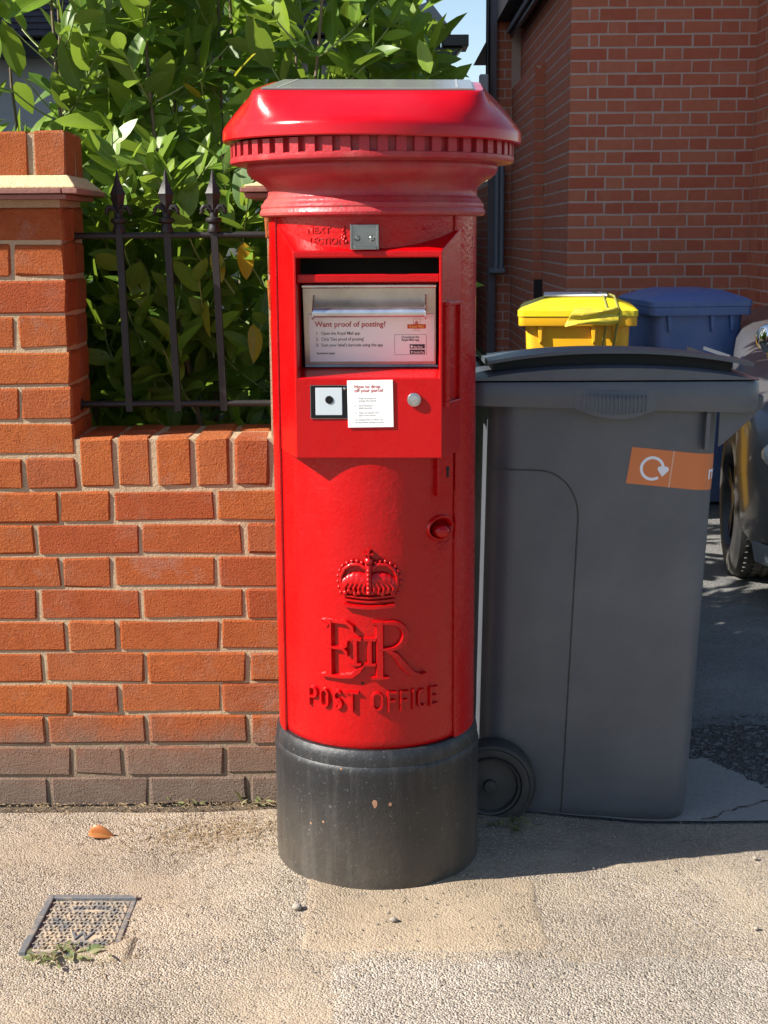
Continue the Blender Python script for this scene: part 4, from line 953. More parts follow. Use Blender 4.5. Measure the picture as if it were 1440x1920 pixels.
# ============================================================ BRICK HOUSE ON THE RIGHT
HXL, HXR, HYF = 1.142, 2.255, 8.9
hz0 = -0.15
house = thing('brick_house', (HXL, HYF, 0), 'dark red brick house with pale joints behind the yellow and blue bins', 'house')
hw = Matrix.Translation((-HXL, -HYF, 0))
def hbrick_mesh(L, H, D, seed):
    rn = random.Random(seed); me = bpy.data.meshes.new('brick'); bm = bmesh.new(); bmesh.ops.create_cube(bm, size=1)
    for v in bm.verts: v.co = Vector((v.co.x*L+rn.uniform(-.0025, .0025), (v.co.y+.5)*D+rn.uniform(-.001, .001), v.co.z*H+rn.uniform(-.0022, .0022)))
    bm.to_mesh(me); bm.free(); me.materials.append(M['house_brick']); return me
HS = [hbrick_mesh(.215, .0645, .05, 500+i) for i in range(6)]; HH = [hbrick_mesh(.102, .0645, .05, 600+i) for i in range(5)]; HQ = [hbrick_mesh(.047, .0645, .05, 700+i) for i in range(3)]
allb = []
def hcourse(p0, dirv, length, z, off, nrm_rz):
    """Flemish bond from p0 along dirv"""
    x = 0.0; k = off; first = off % 2 == 1
    seq = []
    if first: seq += [.104, .049]
    while x < length-0.02:
        L = seq.pop(0) if seq else (.217 if k % 2 == 0 else .104)
        if not seq: k += 1
        L = min(L, length-x)
        me = HS if L > .18 else HH if L > .08 else HQ
        sc = L/(.217 if L > .18 else .104 if L > .08 else .049)
        allb.append((random.choice(me), p0+dirv*(x+L/2), z, nrm_rz, sc)); x += L+0.0085
HC = 0.0756
nrow = int((3.0-hz0)/HC)
for r in range(nrow):
    z = hz0+HC*(r+.5)
    hcourse(Vector((HXL, HYF, 0)), Vector((1, 0, 0)), HXR-HXL, z, r, 0.0)                 # front
    hcourse(Vector((HXR, HYF-0.004, 0)), Vector((0, -1, 0)), 1.9, z, r+1, -PI/2)          # return wall, facing left
    hcourse(Vector((HXR+.002, HYF-1.904, 0)), Vector((1, 0, 0)), 0.49, z, r, 0.0)         # end of the return wall
    hcourse(Vector((HXL, HYF+0.004, 0)), Vector((0, 1, 0)), 1.38 if z < 2.36 else 3.18, z, r+1, -PI/2)          # side wall
    if z < 2.43: hcourse(Vector((HXL-0.070, 10.29, 0)), Vector((0, 1, 0)), 1.8, z, r, -PI/2)   # thicker lower part of the side wall
    if z < 2.36: hcourse(Vector((HXL-0.069, 10.286, 0)), Vector((1, 0, 0)), 0.070, z, 0, 0.0)
    hcourse(Vector((HXL-0.235, 12.1, 0)), Vector((1, 0, 0)), 0.165, z, r, 0.0)            # wall further back
    hcourse(Vector((HXL-0.235, 12.104, 0)), Vector((0, 1, 0)), 2.6 if z < 1.7 else 0.12, z, r, -PI/2)
def score(b):
    me, p, z, rz, sc = b
    if not (0.55 < z < 2.75): return 99
    x = p.x/p.y; return p.y+(6 if not (0.06 < x < 0.275) else 0)+(1.2 if rz else 0)
allb.sort(key=score)
for me, p, z, rz, sc in allb[:300]:
    o = link('brick', me, house); o.location = (p.x-HXL, p.y-HYF, z); o.rotation_euler = (0, 0, rz); o.scale = (sc, 1, 1)
m = MB()
for me, p, z, rz, sc in allb[300:]:
    T = Matrix.Translation((p.x-HXL, p.y-HYF, z)) @ Matrix.Rotation(rz, 4, 'Z') @ Matrix.Diagonal((sc, 1, 1, 1))
    m.add([T @ v.co for v in me.vertices], [tuple(f.vertices) for f in me.polygons])
ob = m.build('distant_bricks', M['house_brick'], house); ob['kind'] = 'stuff'
m = MB(); c_ = 0.0015
m.box(c_, HXR-HXL+0.4, c_, 1.39, -0.3, 3.0); m.box(HXR-HXL+c_, HXR-HXL+0.5, -1.9, 0.0, -0.3, 3.0)
m.box(-0.07+c_, 0.5, 1.391+c_, 3.2, -0.3, 2.40); m.box(c_, 0.49, 1.392, 3.2, 2.39, 3.0); m.box(-0.235+c_, 0.6, 3.2+c_, 3.32, -0.3, 3.3); m.box(-0.235+c_, 0.6, 3.321, 5.9, -0.3, 1.7)
m.build('joints', M['house_mortar'], house)
# sloped weathering on top of the thicker part, gutter and soffit above
m = MB(); m.add([(-0.0705, 1.386, 2.335), (0.002, 1.386, 2.43), (0.002, 3.2, 2.43), (-0.0705, 3.2, 2.335), (-0.0705, 1.386, 2.32), (0.002, 1.386, 2.32), (0.002, 3.2, 2.32), (-0.0705, 3.2, 2.32)], [(0, 1, 2, 3), (4, 7, 6, 5), (0, 4, 5, 1), (3, 2, 6, 7), (0, 3, 7, 4), (1, 5, 6, 2)])
m.build('weathering', M['house_brick'], house)
m = MB(); m.box(-0.075, 0.03, -0.25, 3.05, 2.87, 2.885); m.box(-0.10, -0.0755, -0.25, 3.05, 2.80, 2.90); m.build('fascia', M['fascia_black'], house, bevel=.004)
m = MB(); m.box(-0.125, -0.1005, 0.4, 3.06, 2.83, 2.875); m.build('gutter', M['bargeboard'], house, bevel=.006)
m = MB()
m.add([(-0.2, -0.3, 2.94), (2.2, -0.3, 2.94), (2.2, 6.2, 2.94), (-0.2, 6.2, 2.94), (1.0, -0.3, 4.0), (1.0, 6.2, 4.0)], [(0, 1, 4), (1, 2, 5, 4), (2, 3, 5), (3, 0, 4, 5), (0, 3, 2, 1)]); m.build('roof', M['roof_tile'], house)
# barge edge, alarm box, drain pipe and window of the wall further back
m = MB(); m.box(-0.262, -0.195, 3.14, 3.197, 0.2, 3.3); m.build('corner_board', M['bargeboard'], house, bevel=.004)
m = MB(); m.tube([(-0.272, 3.13, 3.3), (-0.272, 3.13, 2.2)], .018, 10); m.build('black_pipe', M['fascia_black'], house, 40)
m = MB(); m.box(-0.345, -0.270, 3.04, 3.12, 2.34, 2.52); ab = m.build('alarm_box', M['box_grey'], house, bevel=.012)
m = MB(); m.box(-0.335, -0.280, 3.05, 3.11, 2.30, 2.338); m.build('alarm_base', M['fascia_black'], ab)
dpx = -0.19
m = MB()
for dx in (0, .042): m.tube([(dpx+dx, 3.11, 1.80), (dpx+dx, 3.11, 0.96)], .021, 12)
dp = m.build('drain_pipe', M['pipe_grey'], house, 40)
m = MB(); m.box(dpx-.06, dpx+.07, 3.06, 3.16, .93, .97); m.build('hopper', M['pipe_grey'], dp, bevel=.006)
m = MB(); m.box(-0.06, 0.02, 1.36, 1.384, .80, .93); m.build('air_vent', M['fascia_black'], house)
# neighbour behind: white rendered wall with window seen through the gap
gap = thing('outbuilding', (0.6, 15.2, -0.2), 'small white painted outbuilding glimpsed in the dark gap beside the brick house', 'outbuilding')
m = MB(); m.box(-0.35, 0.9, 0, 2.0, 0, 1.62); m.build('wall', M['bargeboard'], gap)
m = MB(); m.box(0.28, 0.48, -.03, 0, 1.36, 2.05); m.build('window', M['window_white'], gap, bevel=.006)
m = MB(); m.box(0.31, 0.45, -.036, -.031, 1.40, 1.64); m.build('pane', M['pane'], gap)

# ============================================================ RENDERED HOUSE BEHIND THE HEDGE
wh = thing('rendered_house', (-2.5, 12, 0), 'white rendered house with dark tiled roof behind the laurel hedge', 'house')
m = MB(); m.box(-6.5, 2.93, 0.25, 6.5, -0.4, 2.72); m.build('wall', M['render_white'], wh)
m = MB(); m.box(-6.0, -0.85, -6.52, 0.2, -0.4, 7.3); m.build('added_shade_wall', M['render_white'], wh)  # unseen wing added to cast shade over the brick house and bins
m = MB(); m.add([(-6.3, -6.55, 7.3), (-0.75, -6.55, 7.3), (-0.75, 0.5, 7.3), (-6.3, 0.5, 7.3), (-3.4, -3.5, 9.2), (-3.4, -3.0, 9.2)], [(0, 1, 4), (1, 2, 5, 4), (2, 3, 5), (3, 0, 4, 5), (0, 3, 2, 1)]); m.build('added_shade_roof', M['roof_tile'], wh)  # roof of the added shading wing, out of view
m = MB(); m.box(-6.6, 2.98, -0.10, 0.02, 2.68, 2.80); m.build('fascia', M['fascia_black'], wh, bevel=.004)
m = MB(); m.box(-6.6, 2.98, 0.02, 0.26, 2.70, 2.72); m.build('soffit', M['fascia_black'], wh)
SL = math.atan(0.75)
m = MB(); m.add([(-6.5, -0.12, 2.815), (2.95, -0.12, 2.815), (1.2, 2.6, 4.86), (-6.5, 2.6, 4.86), (-6.5, 5, 2.8), (2.95, 5, 2.8)], [(0, 1, 2, 3), (1, 5, 2), (3, 2, 5, 4), (0, 3, 4), (0, 4, 5, 1)]); rf = m.build('roof', M['roof_tile'], wh)
tm = MB(); tm.box(-.08, .08, 0, .14, -.012, 0.004); tmesh = tm.mesh('tile', M['roof_tile'])
cnt = 0; rt = random.Random(2)
for r in range(9):
    for i in range(30):
        x = -0.75+i*.163+(r % 2)*.081
        if x > 2.85-0.07*r: continue
        o = link('tile', tmesh, rf); o.location = (x, -0.15+r*.082, 2.826+r*.082*0.75+rt.uniform(0, .004)); o.rotation_euler = (SL-.10+rt.uniform(-.015, .015), 0, rt.uniform(-.01, .01)); cnt += 1
m = MB(); m.box(0.4, 1.5, 0.16, 0.25, 0.6, 2.28); wn = m.build('window', M['window_white'], wh, bevel=.01)
for i in range(3):
    m = MB(); m.box(0.46+i*.345, 0.46+i*.345+.30, .15, .159, .68, 2.2); m.build('pane', M['pane'], wn)
# bay at the right-hand end: lead cap, finial loop, black gutter arm, shaded wall below it coloured black
m = MB(); m.add([(2.45, -.42, 2.86), (3.02, -.42, 2.86), (3.02, .1, 2.86), (2.45, .1, 2.86), (2.86, -.22, 3.05), (2.90, -.22, 3.05)], [(0, 1, 5, 4), (1, 2, 5), (2, 3, 4, 5), (3, 0, 4), (0, 3, 2, 1)]); bay = m.build('bay_roof', M['lead'], wh)
m = MB(); m.tube([(2.88+.032*math.sin(a), -.22, 3.115+.045*math.cos(a)) for a in [PI*(1.12+1.76*i/16) for i in range(17)]], .011, 8); m.tube([(2.88, -.22, 3.03), (2.88, -.22, 3.075)], .018, 8); m.build('finial', M['lead'], bay, 50)
m = MB(); m.box(2.42, 3.05, -.45, .05, 2.79, 2.858); m.box(2.99, 3.19, -.38, .02, 2.70, 2.785); m.build('bay_fascia', M['fascia_black'], wh, bevel=.004)
m = MB(); m.prism([(2.94, 2.70), (3.15, 2.70), (3.06, 2.60), (3.02, 2.30), (2.96, 2.1), (2.90, 0.0), (2.84, 0.0), (2.84, 2.70)], -.30, .0, Matrix(((1, 0, 0, 0), (0, 0, 1, 0), (0, 1, 0, 0), (0, 0, 0, 1)))); m.build('bracket_shade_wall', M['fascia_black'], wh, bevel=.004)  # arm at the top; column below is shaded wall painted black

# ============================================================ LAUREL HEDGE
def leaf_geo(L, W, fold, curl, nl=7):
    """leaf along +y, upper side +z; returns verts, faces, mid (0 at midrib)"""
    vs, fs, mid = [], [], []
    for j in range(nl+1):
        t = j/nl; w_ = W*0.5*(math.sin(PI*t**0.85))**0.75*(1-0.12*t) if 0 < j < nl else 0.0015
        y = L*t; z = curl*L*(t*t)*-1
        for i, u in enumerate((-1, -0.5, 0, 0.5, 1)):
            vs.append(Vector((w_*u, y, z+abs(u)*w_*fold-0.12*w_*(u*u)))); mid.append(abs(u))
    for j in range(nl):
        for i in range(4): a = j*5+i; fs.append((a, a+1, a+6, a+5))
    return vs, fs, mid
def leaf_mesh(name, L, W, fold, curl, rnd, mat):
    vs, fs, mid = leaf_geo(L, W, fold, curl); me = bpy.data.meshes.new(name); me.from_pydata(vs, [], fs)
    a = me.attributes.new('mid', 'FLOAT', 'POINT'); a.data.foreach_set('value', mid)
    a = me.attributes.new('rnd', 'FLOAT', 'POINT'); a.data.foreach_set('value', [rnd]*len(vs))
    me.materials.append(M[mat]); shade(me, 80); return me
rl_ = random.Random(11)
LV = [(1.0, rl_.uniform(.37, .48), rl_.uniform(.12, .5), rl_.uniform(.0, .28)) for k in range(20)]
leaves = []      # (matrix, length, variant, yellow)
stems = []
def leaf_at(p, d, L, yellow=False):
    d = d.normalized(); upv = Vector((-.35, -.45, .9))+Vector((rl_.gauss(0, .45), rl_.gauss(0, .45), rl_.gauss(0, .3)))
    x = d.cross(upv)
    if x.length < .05: x = d.cross(Vector((1, 0, 0)))
    x.normalize(); z = x.cross(d)
    Mx = Matrix((x, d, z)).transposed().to_4x4(); Mx.translation = p
    leaves.append((Mx, L, rl_.randrange(len(LV)), yellow))
def shoot(p, d, n, ls, flen):
    d = d.normalized(); q = p.copy(); step = flen/n; ang = rl_.uniform(0, 6.3); pts = [q.copy()]
    for k in range(n):
        d = (d+Vector((rl_.gauss(0, .07), rl_.gauss(0, .07), .05))).normalized(); q = q+d*step; pts.append(q.copy())
        ang += 2.4; ox = d.orthogonal().normalized(); oy = d.cross(ox); out = ox*math.cos(ang)+oy*math.sin(ang)
        t = k/n; mixv = 0.95-0.55*t
        leaf_at(q, d*(1-mixv*.55)+out*mixv, ls*rl_.uniform(.75, 1.12)*(1-.25*t if t > .8 else 1))
    stems.append((pts, .0028))
def hedge_stem(x, y, h, lean):
    p = Vector((x, y, 0)); d = Vector((lean[0], lean[1], 1)).normalized(); pts = [p.copy()]; nseg_ = 14; st = h/nseg_
    for k in range(nseg_):
        d = (d+Vector((rl_.gauss(0, .05), rl_.gauss(0, .05), .06))).normalized(); p = p+d*st; pts.append(p.copy())
        if p.z > .55:
            for s in range(3):
                a = rl_.uniform(0, 2*PI); out = Vector((math.cos(a), math.sin(a)*1.0-0.25, rl_.uniform(.25, .9)))
                shoot(p, out, rl_.randint(7, 11), rl_.uniform(.10, .15), rl_.uniform(.15, .28))
    shoot(p, Vector((d.x, d.y, 1)), 11, .135, .26)
    stems.append((pts, .010))
for k in range(13): hedge_stem(-1.35+k*0.118+rl_.uniform(-.05, .05), 3.52+rl_.uniform(-.04, .12), (1.25, 1.35, 1.45, 1.42, 1.75, 1.72, 1.95, 1.85, 2.0, 1.95, 1.8, 1.95, 1.9)[k], (rl_.uniform(-.1, .1), rl_.uniform(-.08, .05)))
for k in range(11): hedge_stem(-1.5+k*0.165+rl_.uniform(-.06, .06), 3.95+rl_.uniform(-.1, .15), (1.1, 1.15, 1.2, 1.35, 1.85, 1.9, 2.1, 2.05, 2.1, 2.05, 1.95)[k], (rl_.uniform(-.08, .08), rl_.uniform(-.05, .05)))
for k in range(8): hedge_stem(-1.7+k*0.26+rl_.uniform(-.08, .08), 4.45+rl_.uniform(-.1, .15), (1.1, 1.1, 1.15, 1.45, 2.2, 2.5, 2.6, 2.5)[k], (0, 0))  # right-hand stems raised above the view to shade the car
for k in range(9): hedge_stem(-1.9+k*0.24+rl_.uniform(-.08, .08), 5.1+rl_.uniform(-.2, .25), (1.2, 1.2, 1.3, 1.4, 2.3, 2.7, 2.9, 2.9, 2.8)[k], (0, 0))  # back row added, its tall stems out of view, to shade the car
for k in range(24): shoot(Vector((rl_.uniform(-.64, -.27), rl_.uniform(3.36, 3.46), rl_.uniform(.82, 1.34))), Vector((rl_.uniform(-.5, .3), rl_.uniform(-.5, .1), rl_.uniform(.3, .9))), 8, rl_.uniform(.09, .125), .2)
leaves = [l for l in leaves if l[0].translation.y > 3.27 or l[0].translation.z > 1.55]
leaves = [l for l in leaves if l[0].translation.x < 0.035*l[0].translation.y]
def inpipe(l): 
    p = l[0].translation; return (p.x-BOX.x)**2+(p.y-BOX.y)**2 < .36**2
leaves = [l for l in leaves if not inpipe(l)]
def thin(l):
    p = l[0].translation; return p.x/p.y < -.212 and (p.z-1.25)/p.y > .06 and (p.y > 3.62 or rl_.random() < .55)
leaves = [l for l in leaves if not thin(l)]
stems = [s for s in stems if all(p.x < 0.02*p.y+.02 for p in s[0]) and not (s[1] < .005 and s[0][0].x/s[0][0].y < -.225 and s[0][0].z > 1.45)]
for (x, y, z) in ((-.385, 3.30, 1.17), (-.315, 3.30, 1.185), (-.41, 3.32, 1.055), (-.30, 3.31, 1.0), (-.335, 3.40, 1.56), (-.43, 3.5, 1.52)):
    leaf_at(Vector((x, y, z+.05)), Vector((rl_.uniform(-.3, .3), -.3, -.9 if z < 1.3 else .2)), rl_.uniform(.07, .10), True)
hedge = thing('laurel_hedge', (-0.6, 3.6, 0), 'glossy green laurel hedge with a few yellow leaves rising behind the iron railing', 'hedge')
HO = Vector((-0.6, 3.6, 0))
def lscore(l):
    p = l[0].translation-EYE; x = p.x/p.y; zc = p.y
    vis = -0.29 < x < 0.06 and p.z/p.y > -0.14 and (p.z/p.y < 0.17)
    return (0 if l[3] else zc-l[1]*4)+(0 if vis else 50)
leaves.sort(key=lscore)
LM = [leaf_mesh('leaf', a, b, c, d, (k*0.381) % 1, 'leaf') for k, (a, b, c, d) in enumerate(LV)]
LMY = [leaf_mesh('leaf', a, b*1.1, c, d, (k*0.381) % 1, 'leaf_yellow') for k, (a, b, c, d) in enumerate(LV)]
for Mx, L, k, yel in leaves[:300]:
    o = link('leaf', (LMY if yel else LM)[k], hedge); T = Matrix.Translation(-HO) @ Mx @ Matrix.Diagonal((L, L, L, 1)); o.matrix_local = T
V, Fc, MID, RND = [], [], [], []
geo = [leaf_geo(a, b, c, d, 5) for a, b, c, d in LV]
for Mx, L, k, yel in leaves[300:]:
    vs, fs, mid = geo[k]; b0 = len(V); T = Matrix.Translation(-HO) @ Mx @ Matrix.Diagonal((L, L, L, 1)); r_ = rl_.random()
    V += [T @ v for v in vs]; Fc += [tuple(i+b0 for i in f) for f in fs]; MID += mid; RND += [r_]*len(vs)
me = bpy.data.meshes.new('foliage'); me.from_pydata(V, [], Fc)
a = me.attributes.new('mid', 'FLOAT', 'POINT'); a.data.foreach_set('value', MID); a = me.attributes.new('rnd', 'FLOAT', 'POINT'); a.data.foreach_set('value', RND)
me.materials.append(M['leaf']); shade(me, 80); fo = link('foliage', me, hedge); fo['kind'] = 'stuff'
big = [s for s in stems if s[1] > .005]; small = [s for s in stems if s[1] <= .005]
for pts, r in big:
    m = MB(); m.tube([p-HO for p in pts], [r*(1-.75*i/len(pts)) for i in range(len(pts))], 7); m.build('stem', M['stem'], hedge, 60)
m = MB()
for pts, r in small: m.tube([p-HO for p in pts], [r*(1-.5*i/len(pts)) for i in range(len(pts))], 4, False)
tw = m.build('twigs', M['stem_green'], hedge, 60); tw['kind'] = 'stuff'
print('leaves', len(leaves), 'tiles', cnt)

# ============================================================ PARKED CAR (only its near corner is in view)
CAR = Vector((2.03, 4.56, gz(1.6, 5.5)))
car = thing('parked_car', CAR, 'silver grey car parked nose out on the drive beyond the grey bin', 'car', (0, 0, rad(-14)))
ST = [  # y, half width, top z, shoulder z, bottom z
    (0.00, .50, .60, .56, .30), (0.03, .62, .635, .585, .24), (0.10, .73, .675, .62, .20), (0.22, .805, .715, .665, .185), (0.42, .85, .765, .715, .18), (0.70, .872, .815, .765, .18),
    (1.00, .882, .855, .81, .18), (1.30, .887, .90, .85, .18), (1.7, .89, .93, .88, .18), (2.4, .89, .945, .89, .18), (3.1, .885, .95, .90, .18), (3.7, .86, .94, .90, .20), (4.0, .80, .90, .85, .25), (4.12, .68, .82, .76, .32)]
def csec(y, w_, zt_, zs_, zb_):
    pts = [(0, zb_), (w_*.80, zb_), (w_*.93, zb_+.025), (w_*.975, zb_+.08), (w_*.985, zb_+.16), (w_*1.0, .42*zs_+.5*zb_+.12), (w_*.995, zs_-.13), (w_*.985, zs_-.06), (w_*.955, zs_-.015), (w_*.90, zs_+.012), (w_*.78, zs_+(zt_-zs_)*.55), (w_*.55, zt_-.012), (w_*.25, zt_), (0, zt_)]
    return pts
m = MB(); secs = []
for s in ST:
    h = csec(*s); full = [(x, z) for x, z in h]+[(-x, z) for x, z in h[-2:0:-1]]; secs.append((s[0], full))
n = len(secs[0][1])
def cpt(i, j): return (secs[j][1][i][0], secs[j][0], secs[j][1][i][1])
# refine along the length with a smooth interpolation
NJ = 60
def catm(p0, p1, p2, p3, t): return 0.5*((2*p1)+(-p0+p2)*t+(2*p0-5*p1+4*p2-p3)*t*t+(-p0+3*p1-3*p2+p3)*t**3)
def cfine(i, j):
    u = j/(NJ-1)*(len(secs)-1); k = min(int(u), len(secs)-2); t = u-k
    g_ = [Vector(cpt(i, max(0, min(len(secs)-1, k+q)))) for q in (-1, 0, 1, 2)]; return catm(*g_, t)
b = m.grid(cfine, n, NJ, True); m.cap(b, n, True); m.cap(b+n*(NJ-1), n)
body = m.build('body', M['car_paint'], car, 40)
cut = MB(); cut.tube([(-1.2, .80, .31), (-.62, .80, .31)], .362, 40); cut.tube([(.62, .80, .31), (1.2, .80, .31)], .362, 40); cut.tube([(-1.2, 3.4, .31), (-.62, 3.4, .31)], .362, 40); cut.tube([(.62, 3.4, .31), (1.2, 3.4, .31)], .362, 40)
co_ = cut.build('cutter', None, car)
bmod = body.modifiers.new('b', 'BOOLEAN'); bmod.operation = 'DIFFERENCE'; bmod.object = co_; bmod.solver = 'EXACT'
dg = bpy.context.evaluated_depsgraph_get(); dg.update()
nm_ = bpy.data.meshes.new_from_object(body.evaluated_get(dg)); body.modifiers.clear(); body.data = nm_
nm_.materials.clear(); nm_.materials.append(M['car_paint']); shade(nm_, 38)
bpy.data.objects.remove(co_)
def car_wheel(x, y, side):
    T = Matrix.Translation((x, y, .315)) @ Matrix.Rotation(rad(7) if y < 1 else 0, 4, 'Z') @ Matrix.Rotation(-PI/2*side, 4, 'Y')      # lathe axis -> outward
    R_ = .315; m = MB()
    m.lathe([(R_*.70, .10), (R_*.72, .108), (R_*.80, .112), (R_*.93, .104), (R_*.985, .088), (R_, .07), (R_, -.07), (R_*.985, -.088), (R_*.9, -.1), (R_*.68, -.09)], 64, M=T)
    w_ = m.build('wheel', M['rubber'], car, 30)
    m = MB()
    for k in range(64):
        a = 2*PI*k/64
        for q in (-.055, -.02, .02, .055): m.box(-.013, .0, -.013, .013, -.010, .010, T @ Matrix.Rotation(a, 4, 'Z') @ Matrix.Translation((R_+.006, 0, q)) @ Matrix.Rotation(.3*(1 if q > 0 else -1), 4, 'X'))
    t_ = m.build('tread', M['rubber'], w_); t_['kind'] = 'stuff'
    m = MB(); m.lathe([(R_*.70, .09), (R_*.715, .106), (R_*.69, .108), (R_*.66, .09), (R_*.63, -.05), (R_*.2, -.06), (0, -.06)], 48, M=T)
    for k in range(10):
        a = 2*PI*(k//2)/5+(k % 2-.5)*.22
        T2 = T @ Matrix.Rotation(a, 4, 'Z'); m.box(.03, R_*.69, -.012, .012, .055, .085, T2)
    m.lathe([(0, .094), (.05, .09), (.06, .06)], 20, M=T)
    m.build('alloy_rim', M['rim_dark'], w_, 40)
for s in (-1, 1):
    for y in (.80, 3.4): car_wheel(s*.775, y, 1 if s < 0 else -1)
# lower lip, grille, lamps, mirrors, glasshouse
def corner_curve(z, off=0.012, y1=0.40):
    pts = []
    for s in ST[:6]:
        y, w_ = s[0], s[1]
        if y <= y1: pts.append((w_, y))
    left = [(-a*.975-off*.5, b-off) for a, b in pts][::-1]; right = [(a*.975+off*.5, b-off) for a, b in pts]; return left+right
m = MB(); cc = corner_curve(.2); m.grid(lambda i, j: (cc[i][0]*(1, 1.0, .985, .95)[j], cc[i][1]+(.0, -.006, .0, .04)[j], (.262, .245, .185, .172)[j]-0.0*i), len(cc), 4); m.build('bumper_lip', M['pipe_grey'], car, 50)
m = MB(); m.box(-.42, .42, -.012, .03, .36, .50); m.build('grille', M['black'], car, bevel=.01)
for s in (-1, 1):
    m = MB(); m.ball((s*.66, .12, .585), .10, 20, 12, (1.15, .85, .62)); m.build('headlight', M['lens'], car, 60)
    m = MB(); m.ball((s*.745, .99, .925), .062, 22, 14, (.9, .6, .95)); m.tube([(s*.73, 1.02, .79), (s*.745, 1.0, .90)], .014, 8); m.build('door_mirror', M['chrome'], car, 60)
m = MB()
gl = [(1.55, .66, .90), (2.0, .60, 1.40), (2.4, .585, 1.45), (3.0, .585, 1.43), (3.5, .61, 1.30), (3.95, .68, .92)]
m.grid(lambda i, j: ((-1, -.93, -.7, 0, .7, .93, 1)[i]*(gl[j][1]), gl[j][0], (gl[j][2] if 0 < i < 6 else gl[j][2]-.03)+(0.02 if i in (2, 3, 4) else 0)), 7, len(gl))
m.grid(lambda i, j: (-(gl[i][1]) if j == 0 else -.72, gl[i][0], gl[i][2]-.03 if j == 0 else .88), len(gl), 2); m.grid(lambda i, j: ((gl[i][1]) if j == 0 else .72, gl[i][0], gl[i][2]-.03 if j == 0 else .88), len(gl), 2)
m.build('glasshouse', M['car_glass'], car, 40)
m = MB(); m.grid(lambda i, j: ((-1, -.9, -.5, 0, .5, .9, 1)[i]*.605, 2.0+1.3*j/4, 1.40+.055*math.sin(PI*(j+.5)/5)+(0.03 if 0 < i < 6 else 0.0)), 7, 5); m.build('roof', M['car_paint'], car, 60)

# ============================================================ WATER METER COVER
wc = thing('water_cover', (-0.567, 2.433, gz(-.567, 2.433)), 'small square iron water meter cover sunk in the dusty pavement', 'access cover', (0, 0, rad(-0.8)))
WW, WD = 0.086, 0.111
for nme, a in (('frame_bar', (-WW, -WW+.013, -WD, WD)), ('frame_bar', (-WW+.013, WW, WD-.013, WD)), ('frame_bar', (WW-.010, WW, -WD, WD-.013)), ('frame_bar', (-WW+.013, WW-.010, -WD, -WD+.012))):
    m = MB(); lo = -.0075 if a[0] > 0 or a[3] < 0 else 0.0; m.box(*a, -.02, .0075+lo*.75); m.build(nme, M['iron_frame'], wc, bevel=.0015)
m = MB(); m.box(-WW+.0145, WW-.011, -WD+.013, WD-.0155, -.02, .0015); lidc = m.build('cover_plate', M['iron_cover'], wc, bevel=.001)
tri = MB()
for k in range(3):
    T = Matrix.Rotation(rad(90+120*k), 4, 'Z'); tri.box(.0006, .0062, -.0016, .0016, -.001, .0034, T)
trim = tri.mesh('tread_stud', M['iron_cover'])
for r in range(15):
    for c in range(12):
        x = -WW+.021+c*.0126+(r % 2)*.0063; y = WD-.026-r*.0132
        if x > WW-.016 or y < -WD+.02: continue
        if r in (1, 2) and -.034 < x < .040: continue
        if 9 <= r <= 11 and -.012 < x < .036: continue
        o = link('tread_stud', trim, lidc); o.location = (x, y, .0012); o.rotation_euler = (0, 0, PI*(c % 2))
text_mesh('WATER', .0175, M['iron_frame'], Matrix.Translation((.003, WD-.0505, .0024)), 'lettering', lidc, extrude=.0018, align='CENTER', bold=.0005, sx=1.15)
text_mesh('W', .042, M['iron_frame'], Matrix.Translation((.012, -.058, .0024)), 'lettering', lidc, extrude=.0018, align='CENTER', bold=.0002, sx=.95)
# dirt blown over the lower right of the cover
sheet('drifted_dirt', -.64, -.44, 2.28, 2.46, .006, 'pavement_patch', .0068, inside=lambda x, y: True, field=lambda x, y: min(max((x+.535)*1.1+(2.375-y)-.050, 2.340-y)+rag(x, y, 1, .03), x+.62, -.445-x, y-2.292))

# ============================================================ SMALL THINGS ON THE PAVEMENT
rs = random.Random(21)
def weed(name, loc, label, n, L, spread, mat='leaf_weed', flat_=0.25, rough=True):
    t = thing(name, (loc[0], loc[1], gz(*loc)+.003), label, 'weed'); ms = [leaf_mesh('leaf', 1, .38, .3, .25, rs.random(), mat) for _ in range(4)]
    for k in range(n):
        a = rs.uniform(0, 2*PI); o = link('leaf', rs.choice(ms), t); l_ = L*rs.uniform(.5, 1.15)
        o.location = (rs.gauss(0, spread), rs.gauss(0, spread*.5), rs.uniform(0, .006)); o.rotation_euler = (rs.uniform(flat_*.3, flat_*2.4), rs.uniform(-.5, .5), a); o.scale = (l_, l_, l_)
    m = MB()
    for k in range(max(4, n//6)):
        a = rs.uniform(0, 6.3); p = Vector((rs.gauss(0, spread*.8), rs.gauss(0, spread*.4), 0)); m.tube([p, p+Vector((math.cos(a)*L*.8, math.sin(a)*L*.5, .012)), p+Vector((math.cos(a)*L*1.7, math.sin(a)*L, .010))], .0009, 4)
    s_ = m.build('stalks', M['straw'], t); s_['kind'] = 'stuff'; return t
weed('pavement_weed', (-.575, 2.315), 'pale flattened weed growing along the near edge of the iron cover', 46, .028, .034)
weed('pavement_weed', (.262, 2.845), 'dark straggly weed under the wheel of the grey bin', 22, .030, .03)
weed('wall_weed', (-.275, 2.985), 'thin dry weed where the brick wall meets the postbox base', 14, .03, .03, flat_=.5)
weed('wall_weed', (-.44, 2.985), 'sparse withered weed at the foot of the brick wall', 8, .022, .02, flat_=.4)
dl = link('dry_leaf', leaf_mesh('dry_leaf', .056, .030, 1.3, .35, .3, 'leaf_dry'), None); dl.location = (-.632, 2.83, gz(-.63, 2.82)+.006); dl.rotation_euler = (.10, .75, rad(-101))
sm = dl.modifiers.new('s', 'SOLIDIFY'); sm.thickness = .0006
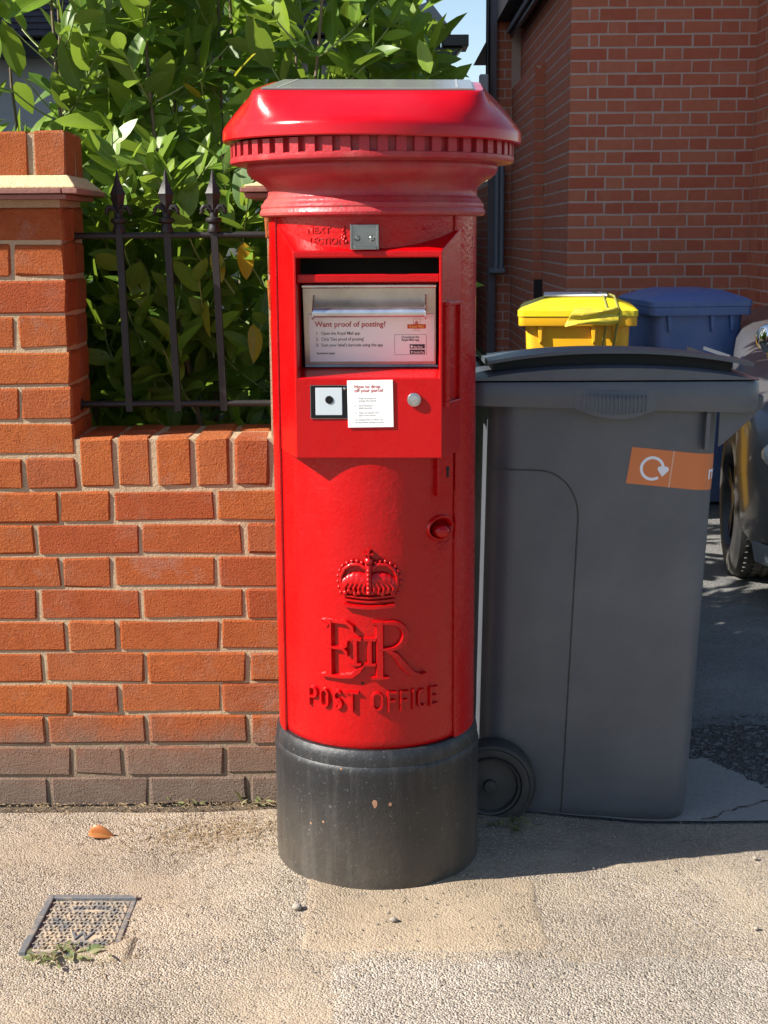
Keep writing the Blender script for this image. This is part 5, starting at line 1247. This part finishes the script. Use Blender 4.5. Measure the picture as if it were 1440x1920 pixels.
tag(dl, 'single curled orange brown dead leaf on the pavement before the wall', 'leaf')
for k, (x, y, r, lab) in enumerate(((-.168, 2.462, .0085, 'rounded grey pebble on the dusty pavement left of the postbox base'), (.673, 2.393, .0045, 'small dark pebble on the sunlit pavement at the far right foreground'), (.751, 2.70, .005, 'small pebble at the edge of the postbox shadow on the right'), (.012, 2.415, .006, 'tiny pebble just in front of the postbox base'))):
    m = MB(); rn = random.Random(k); m.ball((0, 0, 0), r, 10, 7, (1.2, 1, .75))
    m.v = [tuple(Vector(v)*rn.uniform(.85, 1.12)) for v in m.v]; o = m.build('pebble', M['pebble'], None, 60); o.location = (x, y, gz(x, y)+r*.55+.003); tag(o, lab, 'pebble', 'loose pebbles on the pavement')
# loose grit and straw swept against the wall, too fine to count
m = MB()
for k in range(2600):
    u = rs.random()
    if u < .55: x, y = rs.gauss(-.36, .10), rs.gauss(2.83, .055)
    elif u < .8: x, y = rs.uniform(-1.0, -.2), 3.005-abs(rs.gauss(0, .03))
    elif u < .9: x, y = rs.gauss(-.49, .03), rs.gauss(2.36, .05)
    else: x, y = rs.uniform(-.9, .3), rs.uniform(2.2, 2.95)
    if math.hypot(x-BOX.x, y-BOX.y) < .215 or y > 3.004: continue
    a = rs.uniform(0, PI); L = rs.uniform(.002, .009) if rs.random() < .85 else rs.uniform(.01, .022); w_ = rs.uniform(.0004, .0011); z = gz(x, y)+.0022; d = Vector((math.cos(a), math.sin(a), rs.uniform(-.1, .15)))
    p = Vector((x, y, z)); s_ = Vector((-d.y, d.x, 0))*w_
    m.add([p-d*L/2-s_, p+d*L/2-s_, p+d*L/2+s_, p-d*L/2+s_, p+Vector((0, 0, w_*1.6))], [(0, 1, 4), (1, 2, 4), (2, 3, 4), (3, 0, 4)])
st_ = m.build('dry_litter', M['straw']); tag(st_, 'fine dry plant litter scattered on the pavement below the brick wall', 'litter', kind='stuff')
m = MB()
for k in range(5200):
    x = rs.uniform(-1.0, 1.0); y = rs.uniform(2.0, 2.98)
    if math.hypot(x-BOX.x, y-BOX.y) < .212: continue
    r = .0008+.0022*rs.random()**3; z = gz(x, y)+.0035
    m.add([(x+r, y, z), (x-r*.5, y+r*.9, z), (x-r*.6, y-r*.8, z), (x, y, z+r*1.1)], [(0, 1, 3), (1, 2, 3), (2, 0, 3), (0, 2, 1)])
g_ = m.build('loose_grit', M['pebble']); tag(g_, 'loose sandy grit strewn over the sunlit pavement', 'grit', kind='stuff')
m = MB()
for k in range(2600):
    x = rs.uniform(.62, 1.3); y = rs.uniform(3.02, 3.72); r = .0015+.006*rs.random()**4; z = gz(x, y)+.003
    if in_conc(x, y): continue
    c0 = len(m.v); m.ball((x, y, z), r, 5, 4, (1.3, .9, .6)); m.v[c0:] = [tuple(Vector((x, y, z))+(Vector(q)-Vector((x, y, z)))*rs.uniform(.7, 1.25)) for q in m.v[c0:]]
mk_simple('drive_stone', (0.07, 0.07, 0.07), (0.24, 0.235, 0.225), 35, 0.9)
g_ = m.build('drive_gravel', M['drive_stone'], None); tag(g_, 'loose grey gravel on the broken edge of the drive', 'gravel', kind='stuff')
